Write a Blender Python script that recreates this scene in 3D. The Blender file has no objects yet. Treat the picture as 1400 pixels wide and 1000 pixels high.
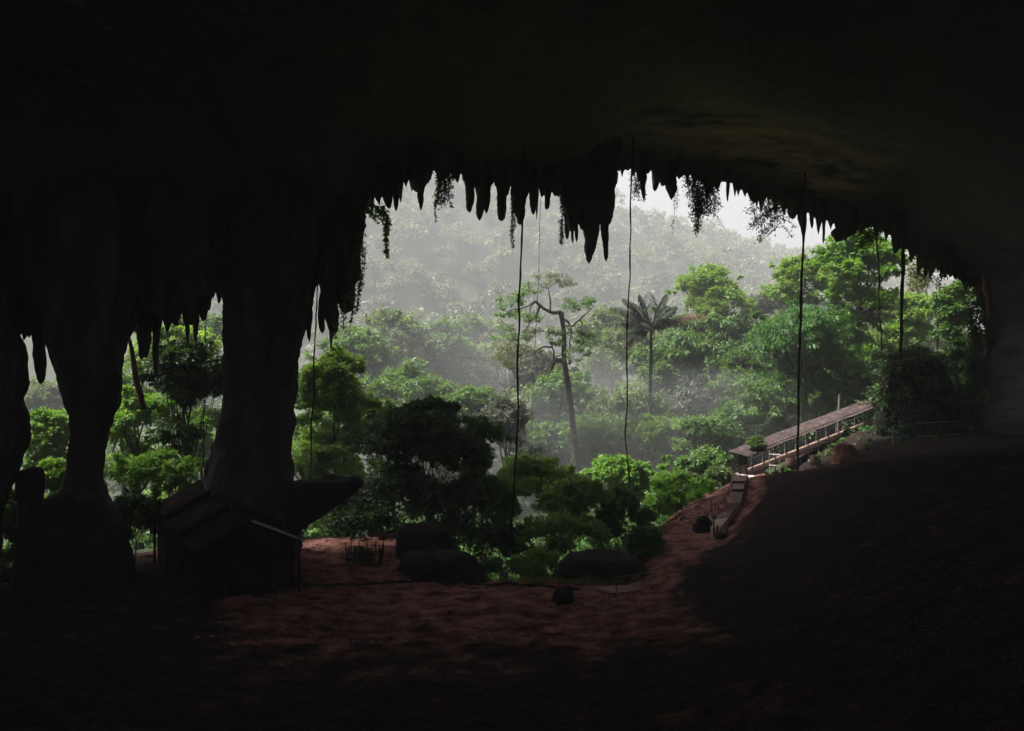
import bpy, math, random
import numpy as np
from mathutils import Vector

rng = np.random.default_rng(7)
random.seed(7)
scene = bpy.context.scene
COL = scene.collection
H = 16.5            # eye height of the photographer above the cave floor
FPX = 1089.0        # focal length in photograph pixels (28 mm lens)

def P(px, py, Y):
    return np.array([(px - 700.0) / FPX * Y, Y, H - (py - 500.0) / FPX * Y])
def S(n, Y):
    return n * Y / FPX

# ------------------------------------------------------------------ noise
def _hash(ix, iy, iz):
    h = (ix * 374761393 + iy * 668265263 + iz * 2147483647 + 1013904223) & 0xFFFFFFFF
    h = ((h ^ (h >> 13)) * 1274126177) & 0xFFFFFFFF
    h = h ^ (h >> 16)
    return (h & 0xFFFF) / 65535.0 * 2 - 1
def vnoise(p):
    p = np.asarray(p, dtype=np.float64)
    i = np.floor(p).astype(np.int64); f = p - i
    u = f * f * (3 - 2 * f)
    r = 0
    for dx in (0, 1):
        for dy in (0, 1):
            for dz in (0, 1):
                w = (u[:, 0] if dx else 1 - u[:, 0]) * (u[:, 1] if dy else 1 - u[:, 1]) * (u[:, 2] if dz else 1 - u[:, 2])
                r = r + w * _hash(i[:, 0] + dx, i[:, 1] + dy, i[:, 2] + dz)
    return r
def fbm(p, octv=4, gain=0.5):
    p = np.asarray(p, dtype=np.float64)
    a, s, r = 1.0, 0.0, 0
    for k in range(octv):
        r = r + a * vnoise(p * (2.03 ** k) + 17.3 * k); s += a; a *= gain
    return r / s

# ------------------------------------------------------------------ materials
def new_mat(name):
    m = bpy.data.materials.new(name); m.use_nodes = True
    nt = m.node_tree; nt.nodes.clear()
    out = nt.nodes.new('ShaderNodeOutputMaterial')
    return m, nt, out
def ramp(nt, stops):
    r = nt.nodes.new('ShaderNodeValToRGB')
    e = r.color_ramp.elements
    while len(e) < len(stops): e.new(0.5)
    for k, (pos, c) in enumerate(stops):
        e[k].position = pos; e[k].color = (*c, 1)
    return r
def solid(name, stops, scale=1.0, rough=0.85, bump=0.3, bscale=None, stretch=(1, 1, 1), spec=0.3, bdist=0.1, detail=6, metallic=0.0, wave=None):
    m, nt, out = new_mat(name)
    tc = nt.nodes.new('ShaderNodeNewGeometry')
    mp = nt.nodes.new('ShaderNodeMapping'); mp.inputs['Scale'].default_value = stretch
    nt.links.new(tc.outputs['Position'], mp.inputs['Vector'])
    n = nt.nodes.new('ShaderNodeTexNoise'); n.inputs['Scale'].default_value = scale; n.inputs['Detail'].default_value = detail
    n.inputs['Roughness'].default_value = 0.65
    nt.links.new(mp.outputs[0], n.inputs['Vector'])
    r = ramp(nt, stops); nt.links.new(n.outputs['Fac'], r.inputs[0])
    b = nt.nodes.new('ShaderNodeBsdfPrincipled')
    b.inputs['Roughness'].default_value = rough; b.inputs['Specular IOR Level'].default_value = spec
    b.inputs['Metallic'].default_value = metallic
    nt.links.new(r.outputs[0], b.inputs['Base Color'])
    n2 = nt.nodes.new('ShaderNodeTexNoise'); n2.inputs['Scale'].default_value = bscale or scale * 3; n2.inputs['Detail'].default_value = 5
    nt.links.new(mp.outputs[0], n2.inputs['Vector'])
    bp = nt.nodes.new('ShaderNodeBump'); bp.inputs['Strength'].default_value = bump; bp.inputs['Distance'].default_value = bdist
    nt.links.new(n2.outputs['Fac'], bp.inputs['Height']); nt.links.new(bp.outputs[0], b.inputs['Normal'])
    nt.links.new(b.outputs[0], out.inputs[0])
    return m
def leafmat(name, dark, light, trans=0.35, nscale=0.35, tint=(1.25, 1.15, 0.6), rough=0.45):
    m, nt, out = new_mat(name)
    geo = nt.nodes.new('ShaderNodeNewGeometry')
    n = nt.nodes.new('ShaderNodeTexNoise'); n.inputs['Scale'].default_value = nscale; n.inputs['Detail'].default_value = 3
    nt.links.new(geo.outputs['Position'], n.inputs['Vector'])
    ma = nt.nodes.new('ShaderNodeMath'); ma.operation = 'MULTIPLY_ADD'
    nt.links.new(geo.outputs['Random Per Island'], ma.inputs[0]); ma.inputs[1].default_value = 0.55
    ms = nt.nodes.new('ShaderNodeMath'); ms.operation = 'MULTIPLY_ADD'
    nt.links.new(n.outputs['Fac'], ms.inputs[0]); ms.inputs[1].default_value = 1.3; ms.inputs[2].default_value = -0.42
    nt.links.new(ms.outputs[0], ma.inputs[2])
    mid = tuple((a + b) / 2 for a, b in zip(dark, light))
    r = ramp(nt, [(0.0, dark), (0.55, mid), (1.0, light)])
    nt.links.new(ma.outputs[0], r.inputs[0])
    b = nt.nodes.new('ShaderNodeBsdfPrincipled'); b.inputs['Roughness'].default_value = rough; b.inputs['Specular IOR Level'].default_value = 0.35
    nt.links.new(r.outputs[0], b.inputs['Base Color'])
    t = nt.nodes.new('ShaderNodeBsdfTranslucent')
    mx = nt.nodes.new('ShaderNodeMix'); mx.data_type = 'RGBA'; mx.blend_type = 'MULTIPLY'; mx.inputs[0].default_value = 1.0
    nt.links.new(r.outputs[0], mx.inputs[6]); mx.inputs[7].default_value = (*tint, 1)
    nt.links.new(mx.outputs[2], t.inputs[0])
    mix = nt.nodes.new('ShaderNodeMixShader'); mix.inputs[0].default_value = trans
    nt.links.new(b.outputs[0], mix.inputs[1]); nt.links.new(t.outputs[0], mix.inputs[2])
    nt.links.new(mix.outputs[0], out.inputs[0])
    return m

M = {}
M['rock'] = solid('cave_limestone', [(0.25, (0.06, 0.051, 0.054)), (0.5, (0.09, 0.074, 0.076)), (0.62, (0.098, 0.081, 0.075)), (0.85, (0.125, 0.097, 0.094))], scale=0.22, rough=0.95, bump=0.8, bscale=0.9, stretch=(1, 1, 1.6), bdist=0.5, spec=0.1)
M['drip'] = solid('dripstone', [(0.3, (0.026, 0.022, 0.023)), (0.55, (0.05, 0.041, 0.041)), (0.78, (0.11, 0.068, 0.057))], scale=0.7, rough=0.9, bump=0.8, bscale=2.5, stretch=(1, 1, 0.25), bdist=0.25, spec=0.15)
M['boulder'] = solid('boulder_rock', [(0.3, (0.008, 0.0075, 0.007)), (0.7, (0.028, 0.023, 0.020))], scale=0.6, rough=0.95, bump=0.8, bscale=2.0, bdist=0.25, spec=0.1)
M['earth'] = solid('red_cave_earth', [(0.33, (0.05, 0.022, 0.018)), (0.46, (0.19, 0.088, 0.07)), (0.58, (0.36, 0.175, 0.145)), (0.8, (0.54, 0.31, 0.27))], scale=0.8, rough=0.95, bump=1.0, bscale=5.0, stretch=(0.8, 1.2, 1), bdist=0.45, spec=0.1, detail=9)
M['hillsoil'] = solid('forest_floor', [(0.3, (0.015, 0.025, 0.01)), (0.7, (0.035, 0.05, 0.02))], scale=0.1, bump=0.3, spec=0.1)
M['bark'] = solid('grey_bark', [(0.3, (0.04, 0.032, 0.026)), (0.7, (0.12, 0.095, 0.075))], scale=2.0, bump=0.6, stretch=(1, 1, 0.3), bdist=0.08, spec=0.1)
M['redbark'] = solid('reddish_bark', [(0.3, (0.07, 0.035, 0.025)), (0.7, (0.2, 0.11, 0.08))], scale=2.0, bump=0.6, stretch=(1, 1, 0.3), bdist=0.08, spec=0.1)
M['palebark'] = solid('pale_bark', [(0.3, (0.16, 0.13, 0.1)), (0.7, (0.36, 0.31, 0.25))], scale=2.0, bump=0.4, stretch=(1, 1, 0.3), bdist=0.05, spec=0.1)
M['darkwood'] = solid('weathered_wood', [(0.3, (0.013, 0.010, 0.008)), (0.7, (0.04, 0.03, 0.024))], scale=3.0, bump=0.4, stretch=(1, 1, 0.2), bdist=0.03, spec=0.15)
M['rope'] = solid('old_rope', [(0.3, (0.012, 0.010, 0.009)), (0.7, (0.035, 0.03, 0.024))], scale=4.0, bump=0.5, bdist=0.03, spec=0.1)
M['hutwood'] = solid('sooty_hut_planks', [(0.3, (0.005, 0.004, 0.004)), (0.7, (0.018, 0.013, 0.011))], scale=3.0, bump=0.4, stretch=(1, 1, 0.2), bdist=0.03, spec=0.05)  # near-black brown planks, darker than the other wood
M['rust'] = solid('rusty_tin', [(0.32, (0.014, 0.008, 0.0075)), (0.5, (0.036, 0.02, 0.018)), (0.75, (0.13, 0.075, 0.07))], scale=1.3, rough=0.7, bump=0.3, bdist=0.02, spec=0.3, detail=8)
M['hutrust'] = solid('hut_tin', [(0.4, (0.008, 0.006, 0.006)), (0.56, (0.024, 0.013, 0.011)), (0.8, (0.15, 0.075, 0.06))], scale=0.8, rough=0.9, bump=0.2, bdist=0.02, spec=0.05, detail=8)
M['plank'] = solid('brown_planks', [(0.3, (0.18, 0.11, 0.085)), (0.7, (0.40, 0.26, 0.21))], scale=1.5, rough=0.9, bump=0.3, bdist=0.02, detail=8)
M['concrete'] = solid('pink_grey_concrete', [(0.3, (0.25, 0.17, 0.14)), (0.7, (0.42, 0.31, 0.27))], scale=1.2, rough=0.9, bump=0.2, bdist=0.02, detail=8)
M['white'] = solid('white_painted_concrete', [(0.3, (0.5, 0.46, 0.44)), (0.7, (0.72, 0.68, 0.66))], scale=2.0, rough=0.8, bump=0.1, bdist=0.02)
M['postmetal'] = solid('grey_painted_post', [(0.3, (0.3, 0.27, 0.25)), (0.7, (0.5, 0.46, 0.43))], scale=2.0, rough=0.6, bump=0.1, bdist=0.01)
M['rail'] = solid('dark_iron_rail', [(0.3, (0.04, 0.03, 0.027)), (0.7, (0.12, 0.09, 0.08))], scale=3.0, rough=0.6, bump=0.1, bdist=0.01)
M['palerail'] = solid('worn_rail', [(0.3, (0.25, 0.2, 0.18)), (0.7, (0.45, 0.37, 0.33))], scale=3.0, rough=0.6, bump=0.1, bdist=0.01)
M['blue'] = solid('blue_panel', [(0.3, (0.10, 0.24, 0.33)), (0.7, (0.16, 0.33, 0.42))], scale=2.0, rough=0.5, bump=0.05, bdist=0.01)
M['pinkboard'] = solid('faded_red_board', [(0.3, (0.36, 0.2, 0.17)), (0.7, (0.52, 0.34, 0.3))], scale=3.0, rough=0.8, bump=0.05, bdist=0.01)
M['moss'] = solid('mossy_drip', [(0.3, (0.012, 0.016, 0.006)), (0.7, (0.05, 0.06, 0.012))], scale=2.0, bump=0.8, bdist=0.15, spec=0.1)
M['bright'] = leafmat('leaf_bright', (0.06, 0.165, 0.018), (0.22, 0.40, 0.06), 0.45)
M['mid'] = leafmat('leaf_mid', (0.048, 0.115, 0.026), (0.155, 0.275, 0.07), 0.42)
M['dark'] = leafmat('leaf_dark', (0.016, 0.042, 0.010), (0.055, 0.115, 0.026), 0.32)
M['deep'] = leafmat('leaf_deep', (0.024, 0.078, 0.012), (0.085, 0.23, 0.034), 0.40)
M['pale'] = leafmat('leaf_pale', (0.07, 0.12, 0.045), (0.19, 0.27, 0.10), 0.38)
M['lime'] = leafmat('leaf_lime', (0.09, 0.185, 0.03), (0.26, 0.41, 0.09), 0.45)
M['olive'] = leafmat('leaf_olive', (0.06, 0.08, 0.018), (0.19, 0.20, 0.05), 0.38)
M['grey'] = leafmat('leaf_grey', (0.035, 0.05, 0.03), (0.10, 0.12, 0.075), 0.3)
M['hill'] = leafmat('leaf_hill', (0.03, 0.06, 0.022), (0.2, 0.24, 0.085), 0.3, nscale=0.055)
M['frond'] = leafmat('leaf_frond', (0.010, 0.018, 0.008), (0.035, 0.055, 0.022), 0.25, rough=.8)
M['deadleaf'] = leafmat('leaf_dead', (0.07, 0.045, 0.025), (0.2, 0.14, 0.08), 0.3)

# ------------------------------------------------------------------ objects
def link_mesh(name, v, f, mat, parent=None, smooth=True, loc=None):
    v = np.asarray(v, dtype=np.float64)
    me = bpy.data.meshes.new(name)
    if parent is not None:
        base = np.array(parent['_o'])
    else:
        base = np.array(loc if loc is not None else (v[:, 0].mean(), v[:, 1].mean(), v[:, 2].min()))
    v = (v - base).astype(np.float32)
    if isinstance(f, np.ndarray):
        n, k = f.shape
        me.vertices.add(len(v)); me.vertices.foreach_set('co', v.ravel())
        me.loops.add(n * k); me.loops.foreach_set('vertex_index', f.astype(np.int32).ravel())
        me.polygons.add(n)
        me.polygons.foreach_set('loop_start', np.arange(0, n * k, k, dtype=np.int32))
        me.update(calc_edges=True); me.validate()
    else:
        me.from_pydata([tuple(map(float, x)) for x in v], [], f); me.update()
    me.polygons.foreach_set('use_smooth', np.full(len(me.polygons), smooth))
    me.materials.append(mat)
    o = bpy.data.objects.new(name, me); COL.objects.link(o)
    o['_o'] = [float(x) for x in base]
    if parent is not None: o.parent = parent
    else: o.location = base
    return o
def root(name, loc, label, cat, group=None):
    o = bpy.data.objects.new(name, None); COL.objects.link(o); o.location = loc
    o['_o'] = [float(x) for x in loc]
    return tag(o, label, cat, group)
def tag(o, label, cat, group=None, kind='thing'):
    o['label'] = label; o['category'] = cat; o['kind'] = kind
    if group: o['group'] = group
    return o
def structure(o): o['kind'] = 'structure'; return o
def stuff(o, label=None):
    o['kind'] = 'stuff'
    return o

class G:
    """collects shapes into one mesh"""
    def __init__(s): s.v = []; s.f = []; s.n = 0
    def add(s, v, f):
        s.v.append(np.asarray(v, dtype=np.float64)); s.f += [tuple(int(i) + s.n for i in q) for q in f]; s.n += len(v)
        return s
    def tube(s, pts, rad, seg=7, cap=True):
        v, f = tube(pts, rad, seg, cap); return s.add(v, f)
    def box(s, c, size, ax=None):
        v, f = box(c, size, ax); return s.add(v, f)
    def beam(s, a, b, w, h):
        a = np.array(a, float); b = np.array(b, float); d = b - a; L = np.linalg.norm(d); d /= L
        up = np.array([0, 0, 1.0]) if abs(d[2]) < 0.95 else np.array([0, 1.0, 0])
        x = np.cross(d, up); x /= np.linalg.norm(x); z = np.cross(x, d)
        return s.box((a + b) / 2, (w, L, h), (x, d, z))
    def build(s, name, mat, parent=None, smooth=True, loc=None):
        return link_mesh(name, np.concatenate(s.v), s.f, mat, parent, smooth, loc)
def box(c, size, ax=None):
    c = np.array(c, float); hx, hy, hz = [k / 2 for k in size]
    X, Yv, Z = ax if ax is not None else (np.array([1, 0, 0.]), np.array([0, 1., 0]), np.array([0, 0, 1.]))
    b = min(hx, hy, hz) * 0.18
    v = []
    for sx in (-1, 1):
        for sy in (-1, 1):
            for sz in (-1, 1):
                for k in range(3):
                    q = [hx - b, hy - b, hz - b]; q[k] += b
                    v.append(c + X * sx * q[0] + Yv * sy * q[1] + Z * sz * q[2])
    idx = lambda sx, sy, sz, k: (((sx > 0) * 2 + (sy > 0)) * 2 + (sz > 0)) * 3 + k
    f = []
    for sx in (-1, 1):
        q = [idx(sx, -1, -1, 0), idx(sx, 1, -1, 0), idx(sx, 1, 1, 0), idx(sx, -1, 1, 0)]; f.append(q if sx > 0 else q[::-1])
        q = [idx(-1, sx, -1, 1), idx(-1, sx, 1, 1), idx(1, sx, 1, 1), idx(1, sx, -1, 1)]; f.append(q if sx > 0 else q[::-1])
        q = [idx(-1, -1, sx, 2), idx(1, -1, sx, 2), idx(1, 1, sx, 2), idx(-1, 1, sx, 2)]; f.append(q if sx > 0 else q[::-1])
    for a in (-1, 1):
        for bb in (-1, 1):
            f.append([idx(a, bb, -1, 0), idx(a, bb, 1, 0), idx(a, bb, 1, 1), idx(a, bb, -1, 1)])
            f.append([idx(a, -1, bb, 0), idx(a, 1, bb, 0), idx(a, 1, bb, 2), idx(a, -1, bb, 2)])
            f.append([idx(-1, a, bb, 1), idx(1, a, bb, 1), idx(1, a, bb, 2), idx(-1, a, bb, 2)])
            for cc in (-1, 1): f.append([idx(a, bb, cc, 0), idx(a, bb, cc, 1), idx(a, bb, cc, 2)])
    return np.array(v), f
def smooth_path(pts, n):
    pts = np.array(pts, float)
    if len(pts) < 3: 
        t = np.linspace(0, 1, n)[:, None]; return pts[0] * (1 - t) + pts[-1] * t
    P0 = np.vstack([2 * pts[0] - pts[1], pts, 2 * pts[-1] - pts[-2]])
    out = []
    for u in np.linspace(0, len(pts) - 1 - 1e-6, n):
        i = int(u); t = u - i
        a, b, c, d = P0[i], P0[i + 1], P0[i + 2], P0[i + 3]
        out.append(0.5 * (2 * b + (c - a) * t + (2 * a - 5 * b + 4 * c - d) * t * t + (3 * b - a - 3 * c + d) * t ** 3))
    return np.array(out)
def tube(pts, rad, seg=7, cap=True):
    pts = np.array(pts, float); n = len(pts)
    rad = np.full(n, rad) if np.isscalar(rad) else np.interp(np.linspace(0, 1, n), np.linspace(0, 1, len(rad)), rad)
    v = []; f = []
    up = np.array([0.31, 0.87, 0.11])
    for i in range(n):
        d = pts[min(i + 1, n - 1)] - pts[max(i - 1, 0)]; d = d / (np.linalg.norm(d) + 1e-9)
        x = np.cross(d, up); nx = np.linalg.norm(x)
        if nx < 0.1: x = np.cross(d, np.array([1., 0, 0])); nx = np.linalg.norm(x)
        x /= nx; y = np.cross(d, x)
        for k in range(seg):
            a = 2 * math.pi * k / seg
            v.append(pts[i] + rad[i] * (math.cos(a) * x + math.sin(a) * y))
    for i in range(n - 1):
        for k in range(seg):
            k2 = (k + 1) % seg
            f.append((i * seg + k, i * seg + k2, (i + 1) * seg + k2, (i + 1) * seg + k))
    if cap:
        f.append(tuple(range(seg))[::-1]); f.append(tuple((n - 1) * seg + k for k in range(seg)))
    return np.array(v), f
def pipe_noise(pts, amp, sc=0.4):
    pts = np.array(pts, float)
    off = np.stack([fbm(pts * sc + k * 31.7, 3) for k in range(3)], 1)
    w = np.minimum(np.linspace(0, 1, len(pts)) * 5, 1)[:, None]
    return pts + off * amp * w

# ------------------------------------------------------------------ terrain (thin-plate surface through surveyed points)
TP = np.array([
    (0, 0, 14.3), (-15, 0, 12.5), (15, 0, 14.5), (0, 12, 9), (-15, 12, 8), (14, 12, 11), (0, 22, 4.6), (-14, 25, 3.2), (-25, 35, 2.2),
    (10, 25, 4.4), (17, 26, 8), (26, 35, 9), (36, 45, 12), (22, 45, 6.5), (30, 60, 8), (45, 70, 9), (0, -40, 17), (-40, -30, 14), (40, -30, 20),
    (0, 34, 1.2), (0, 45, .3), (-12, 45, .2), (-12, 58, 0), (0, 58, 0), (8, 57, 0), (-15, 66, .6), (-10, 71, .9), (-6, 75, .3), (-22, 70, .4), (-35, 60, .6), (-30, 48, .6), (-45, 70, -1),
    (11.6, 60, 0.1), (13.4, 66, .5), (19.8, 72, .6), (24.7, 78, 3.5), (30, 84, 4.4), (37, 88, 5.1), (43.9, 92, 5.8), (54.7, 96, 7.3), (63, 98, 8.0), (9.5, 59, -.1), (14, 50, 1.5), (17, 58, 2),
    (32, 98, 2.5), (40, 104, 4.7), (48, 112, 7.3), (27.5, 96, 2.3), (22.5, 85, -.9), (21.0, 81, -1.3),
    (12.6, 76, -.7), (17.3, 82, .2), (21, 87, 1.4), (25.4, 94, 2.4), (9, 84, -5.5), (15, 93, -5.5), (21, 103, -5),
    (0, 64, -.9), (4, 66, -1.3), (8, 66, -1.2), (0, 71, -4.5), (5, 76, -5), (-2, 80, -6.5), (0, 95, -10), (-20, 90, -5), (-40, 95, -6), (12, 71, -1.4),
    (0, 130, -14), (-60, 120, -10), (-30, 150, -14), (42, 130, 0), (60, 120, 9), (80, 130, 14), (30, 150, -6), (0, 185, -14), (60, 185, 4), (-70, 185, -12), (110, 185, 16),
    (-110, 100, -6), (-80, 60, -2), (-60, 30, 6), (60, 30, 15), (80, 70, 14), (100, 100, 17), (-120, 185, -10), (55, 0, 20), (-60, 0, 12), (130, 60, 20), (-130, 30, 5)], float)
def _U(r2): return 0.5 * r2 * np.log(r2 + 1e-9)
_n = len(TP); _K = _U(((TP[:, None, :2] - TP[None, :, :2]) ** 2).sum(-1)) + np.eye(_n) * 2.0
_Q = np.hstack([np.ones((_n, 1)), TP[:, :2]])
_W = np.linalg.solve(np.block([[_K, _Q], [_Q.T, np.zeros((3, 3))]]), np.concatenate([TP[:, 2], np.zeros(3)]))
def ground_np(x, y):
    x = np.asarray(x, float).ravel(); y = np.asarray(y, float).ravel(); z = np.zeros(len(x))
    for k in range(0, len(x), 20000):
        xs, ys = x[k:k + 20000], y[k:k + 20000]
        U = _U((xs[:, None] - TP[None, :, 0]) ** 2 + (ys[:, None] - TP[None, :, 1]) ** 2)
        z[k:k + 20000] = U @ _W[:_n] + _W[_n] + _W[_n + 1] * xs + _W[_n + 2] * ys
    p = np.stack([x, y, z * 0], 1)
    z += 0.30 * fbm(p * 0.13, 4) + 0.20 * fbm(p * np.array([0.5, 0.8, 1]) + 9, 3) + 0.16 * fbm(p * np.array([1.3, 1.9, 1]), 3)
    return z
def gz(x, y): return float(ground_np([x], [y])[0])

xs = np.concatenate([np.arange(-150, -45, 2.0), np.arange(-45, 50, 0.45), np.arange(50, 152, 2.0)])
ys = np.concatenate([np.arange(-50, 20, 1.5), np.arange(20, 112, 0.45), np.arange(112, 262, 2.5)])
XX, YY = np.meshgrid(xs, ys)
ZZ = ground_np(XX, YY)
nx, ny = len(xs), len(ys)
I = np.arange(nx * ny).reshape(ny, nx)
F = np.stack([I[:-1, :-1].ravel(), I[:-1, 1:].ravel(), I[1:, 1:].ravel(), I[1:, :-1].ravel()], 1)
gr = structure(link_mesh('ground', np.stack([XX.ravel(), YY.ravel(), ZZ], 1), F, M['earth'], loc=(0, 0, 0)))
gr.data.materials.append(M['hillsoil'])
fx, fy = XX.ravel()[F].mean(1), YY.ravel()[F].mean(1)
jit = 2.0 * fbm(np.stack([fx, fy, fx * 0], 1) * 0.35, 3)
outside = (fy + jit > 73) & ~((fx + jit > 10.5) & (fy < 97 + np.maximum(fx - 25, 0)) & (fx + jit > (fy - 62) * .60))
outside |= (fy + jit > 63.5) & (fx > -1) & (fx < 10)
mi = outside.astype(np.int32)
gx_, gy_ = XX.ravel(), YY.ravel()
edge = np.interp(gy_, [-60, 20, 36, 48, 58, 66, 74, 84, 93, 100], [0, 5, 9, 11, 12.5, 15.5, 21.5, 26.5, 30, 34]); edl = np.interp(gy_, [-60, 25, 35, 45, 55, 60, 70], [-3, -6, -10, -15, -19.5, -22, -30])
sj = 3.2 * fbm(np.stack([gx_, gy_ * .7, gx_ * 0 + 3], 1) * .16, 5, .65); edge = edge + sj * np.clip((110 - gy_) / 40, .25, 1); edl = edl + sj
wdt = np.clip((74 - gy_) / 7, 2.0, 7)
floor_shade = np.maximum(np.clip((gx_ - edge) / wdt + .5, 0, 1), np.clip((edl - gx_) / wdt + .5, 0, 1)); floor_shade = np.maximum(floor_shade, np.clip((56 - gy_) / 17, 0, 1) * .92) * np.clip((121 - gy_) / 4, 0, 1)  # shade painted into the ground colour: right slope, left side, near floor
mi = np.where((fx > 49 + jit) & (fy > 103), 1, mi)
at_ = gr.data.attributes.new('soil', 'FLOAT', 'POINT'); at_.data.foreach_set('value', floor_shade.astype(np.float32))
m_ = M['earth']; nt_ = m_.node_tree; bs = [n_ for n_ in nt_.nodes if n_.type == 'BSDF_PRINCIPLED'][0]
src = bs.inputs['Base Color'].links[0].from_socket; nz = src.node.inputs[0].links[0].from_socket
bs.inputs['Specular IOR Level'].default_value = 0.0
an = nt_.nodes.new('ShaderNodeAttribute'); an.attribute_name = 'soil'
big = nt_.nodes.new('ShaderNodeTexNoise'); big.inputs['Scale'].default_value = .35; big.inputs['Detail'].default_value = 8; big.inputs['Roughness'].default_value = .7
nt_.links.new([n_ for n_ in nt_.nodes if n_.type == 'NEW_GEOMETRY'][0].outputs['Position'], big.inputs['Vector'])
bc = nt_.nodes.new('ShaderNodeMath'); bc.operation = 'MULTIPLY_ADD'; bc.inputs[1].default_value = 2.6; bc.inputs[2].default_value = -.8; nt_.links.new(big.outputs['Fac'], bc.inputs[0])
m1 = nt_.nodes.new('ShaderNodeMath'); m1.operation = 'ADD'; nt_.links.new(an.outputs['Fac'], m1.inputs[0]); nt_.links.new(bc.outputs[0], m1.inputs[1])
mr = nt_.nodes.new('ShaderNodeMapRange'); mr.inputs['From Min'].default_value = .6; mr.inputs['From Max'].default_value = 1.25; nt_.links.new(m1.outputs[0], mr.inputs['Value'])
shade_ramp = ramp(nt_, [(0.3, (0.018, 0.016, 0.015)), (0.6, (0.045, 0.033, 0.028)), (0.85, (0.09, 0.055, 0.045))]); nt_.links.new(nz, shade_ramp.inputs[0])  # dark colours of the painted shade
mm = nt_.nodes.new('ShaderNodeMix'); mm.data_type = 'RGBA'; nt_.links.new(mr.outputs[0], mm.inputs[0]); nt_.links.new(src, mm.inputs[6]); nt_.links.new(shade_ramp.outputs[0], mm.inputs[7]); nt_.links.new(mm.outputs[2], bs.inputs['Base Color'])
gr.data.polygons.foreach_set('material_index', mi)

# far hill
def hill_np(x, y):
    x = np.asarray(x, float).ravel(); y = np.asarray(y, float).ravel()
    px = 700 + x / 430 * FPX
    zr = np.interp(px, [-900, 100, 400, 700, 800, 860, 1000, 1140, 1250, 1600], [120, 150, 138, 112, 94, 82, 77, 65, 56, 50])
    t = np.clip((y - 195) / (430 - 195), 0, 1); t = t * t * (3 - 2 * t)
    base = -22 + 0.03 * np.maximum(x, 0)
    z = base + (zr - base) * t
    p = np.stack([x, y, x * 0], 1)
    z += t * (13 * fbm(p * 0.014, 3) + 5 * fbm(p * 0.05 + 4, 2))
    z -= np.clip((y - 450) / 150, 0, 1) * 60
    return z
hx = np.arange(-420, 421, 7.0); hy = np.arange(190, 601, 7.0)
XX, YY = np.meshgrid(hx, hy); nx, ny = len(hx), len(hy)
I = np.arange(nx * ny).reshape(ny, nx)
F = np.stack([I[:-1, :-1].ravel(), I[:-1, 1:].ravel(), I[1:, 1:].ravel(), I[1:, :-1].ravel()], 1)
structure(link_mesh('hills', np.stack([XX.ravel(), YY.ravel(), hill_np(XX, YY)], 1), F, M['hillsoil'], loc=(0, 0, 0)))

# ------------------------------------------------------------------ cave shell
RIM = np.array([(-210, 980, 50), (-200, 760, 50), (-180, 560, 51), (-140, 480, 53), (-80, 450, 60), (0, 442, 63), (60, 448, 65), (110, 436, 66), (170, 424, 67), (230, 414, 68), (300, 392, 69), (360, 388, 69.5),
                (405, 388, 70), (430, 380, 70), (455, 362, 69), (470, 330, 72), (481, 283, 76), (510, 266, 80), (550, 244, 85), (600, 230, 88), (650, 236, 90), (700, 250, 92),
                (760, 250, 94), (800, 246, 95), (832, 232, 96), (852, 226, 98), (900, 229, 100), (950, 240, 102), (1000, 250, 104), (1050, 266, 106), (1100, 290, 107),
                (1140, 298, 107), (1180, 300, 107), (1215, 316, 107), (1250, 346, 106), (1300, 370, 105), (1328, 386, 104), (1338, 420, 103), (1345, 520, 101), (1352, 600, 100), (1375, 720, 98)], float)
seg = np.concatenate([[0], np.cumsum(np.hypot(np.diff(RIM[:, 0]), np.diff(RIM[:, 1])))])
NC = 1000
s = np.linspace(0, seg[-1], NC)
rim = np.stack([np.interp(s, seg, RIM[:, k]) for k in range(3)], 1)
rimw = np.stack([(rim[:, 0] - 700) / FPX * rim[:, 2], rim[:, 2], H - (rim[:, 1] - 500) / FPX * rim[:, 2]], 1)
def gsm(a, w):
    k = np.exp(-0.5 * (np.arange(-3 * w, 3 * w + 1) / w) ** 2); k /= k.sum()
    pad = np.concatenate([np.full(3 * w, 0.0), a, np.full(3 * w, 0.0)])
    pad[:3 * w] = a[0]; pad[-3 * w:] = a[-1]
    return np.convolve(pad, k, 'valid')
sx, sz = gsm(rimw[:, 0], 25), gsm(rimw[:, 2], 25)
tx, tz = gsm(np.gradient(sx), 25), gsm(np.gradient(sz), 25)
L = np.hypot(tx, tz); nrm = np.stack([-tz / L, L * 0, tx / L], 1)
# ragged teeth along the lip
tooth = np.abs(fbm(np.stack([s * 0.055, s * 0, s * 0], 1), 2)) * 1.1 + np.maximum(0, fbm(np.stack([s * 0.19, s * 0 + 5, s * 0], 1), 2)) * 1.5 + np.maximum(0, fbm(np.stack([s * 0.42, s * 0 + 15, s * 0], 1), 2) - .1) * 2.2
tooth *= 1 + .3 * np.clip((rim[:, 0] - 830) / 60, 0, 1)
tooth *= np.clip((nrm[:, 2] - 0.2) * 2, 0, 1) * np.clip((rim[:, 0] + 100) / 200, 0.3, 1)
flat = np.clip((rim[:, 0] - 420) / 200, 0, 1)          # right part keeps a flat roof, left part arches up quickly
side = np.clip(1 - nrm[:, 2] * 1.6, 0, 1) * (rim[:, 0] > 1200)
rows = []
for dy, r in [(12, 60), (8, 38), (6.5, 26), (5.5, 18), (4.5, 12), (3.6, 8), (2.8, 5), (2.2, 3), (1.6, 1.6), (1.1, .8), (0.6, .25), (0, 0)]:
    rows.append((rimw + nrm * r + np.array([0, dy, 0]), tooth * math.exp(-r / 1.2), (0.35 + 4.5 * side)[:, None] if r < 1 else 1.2))
ND = 46
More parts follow.
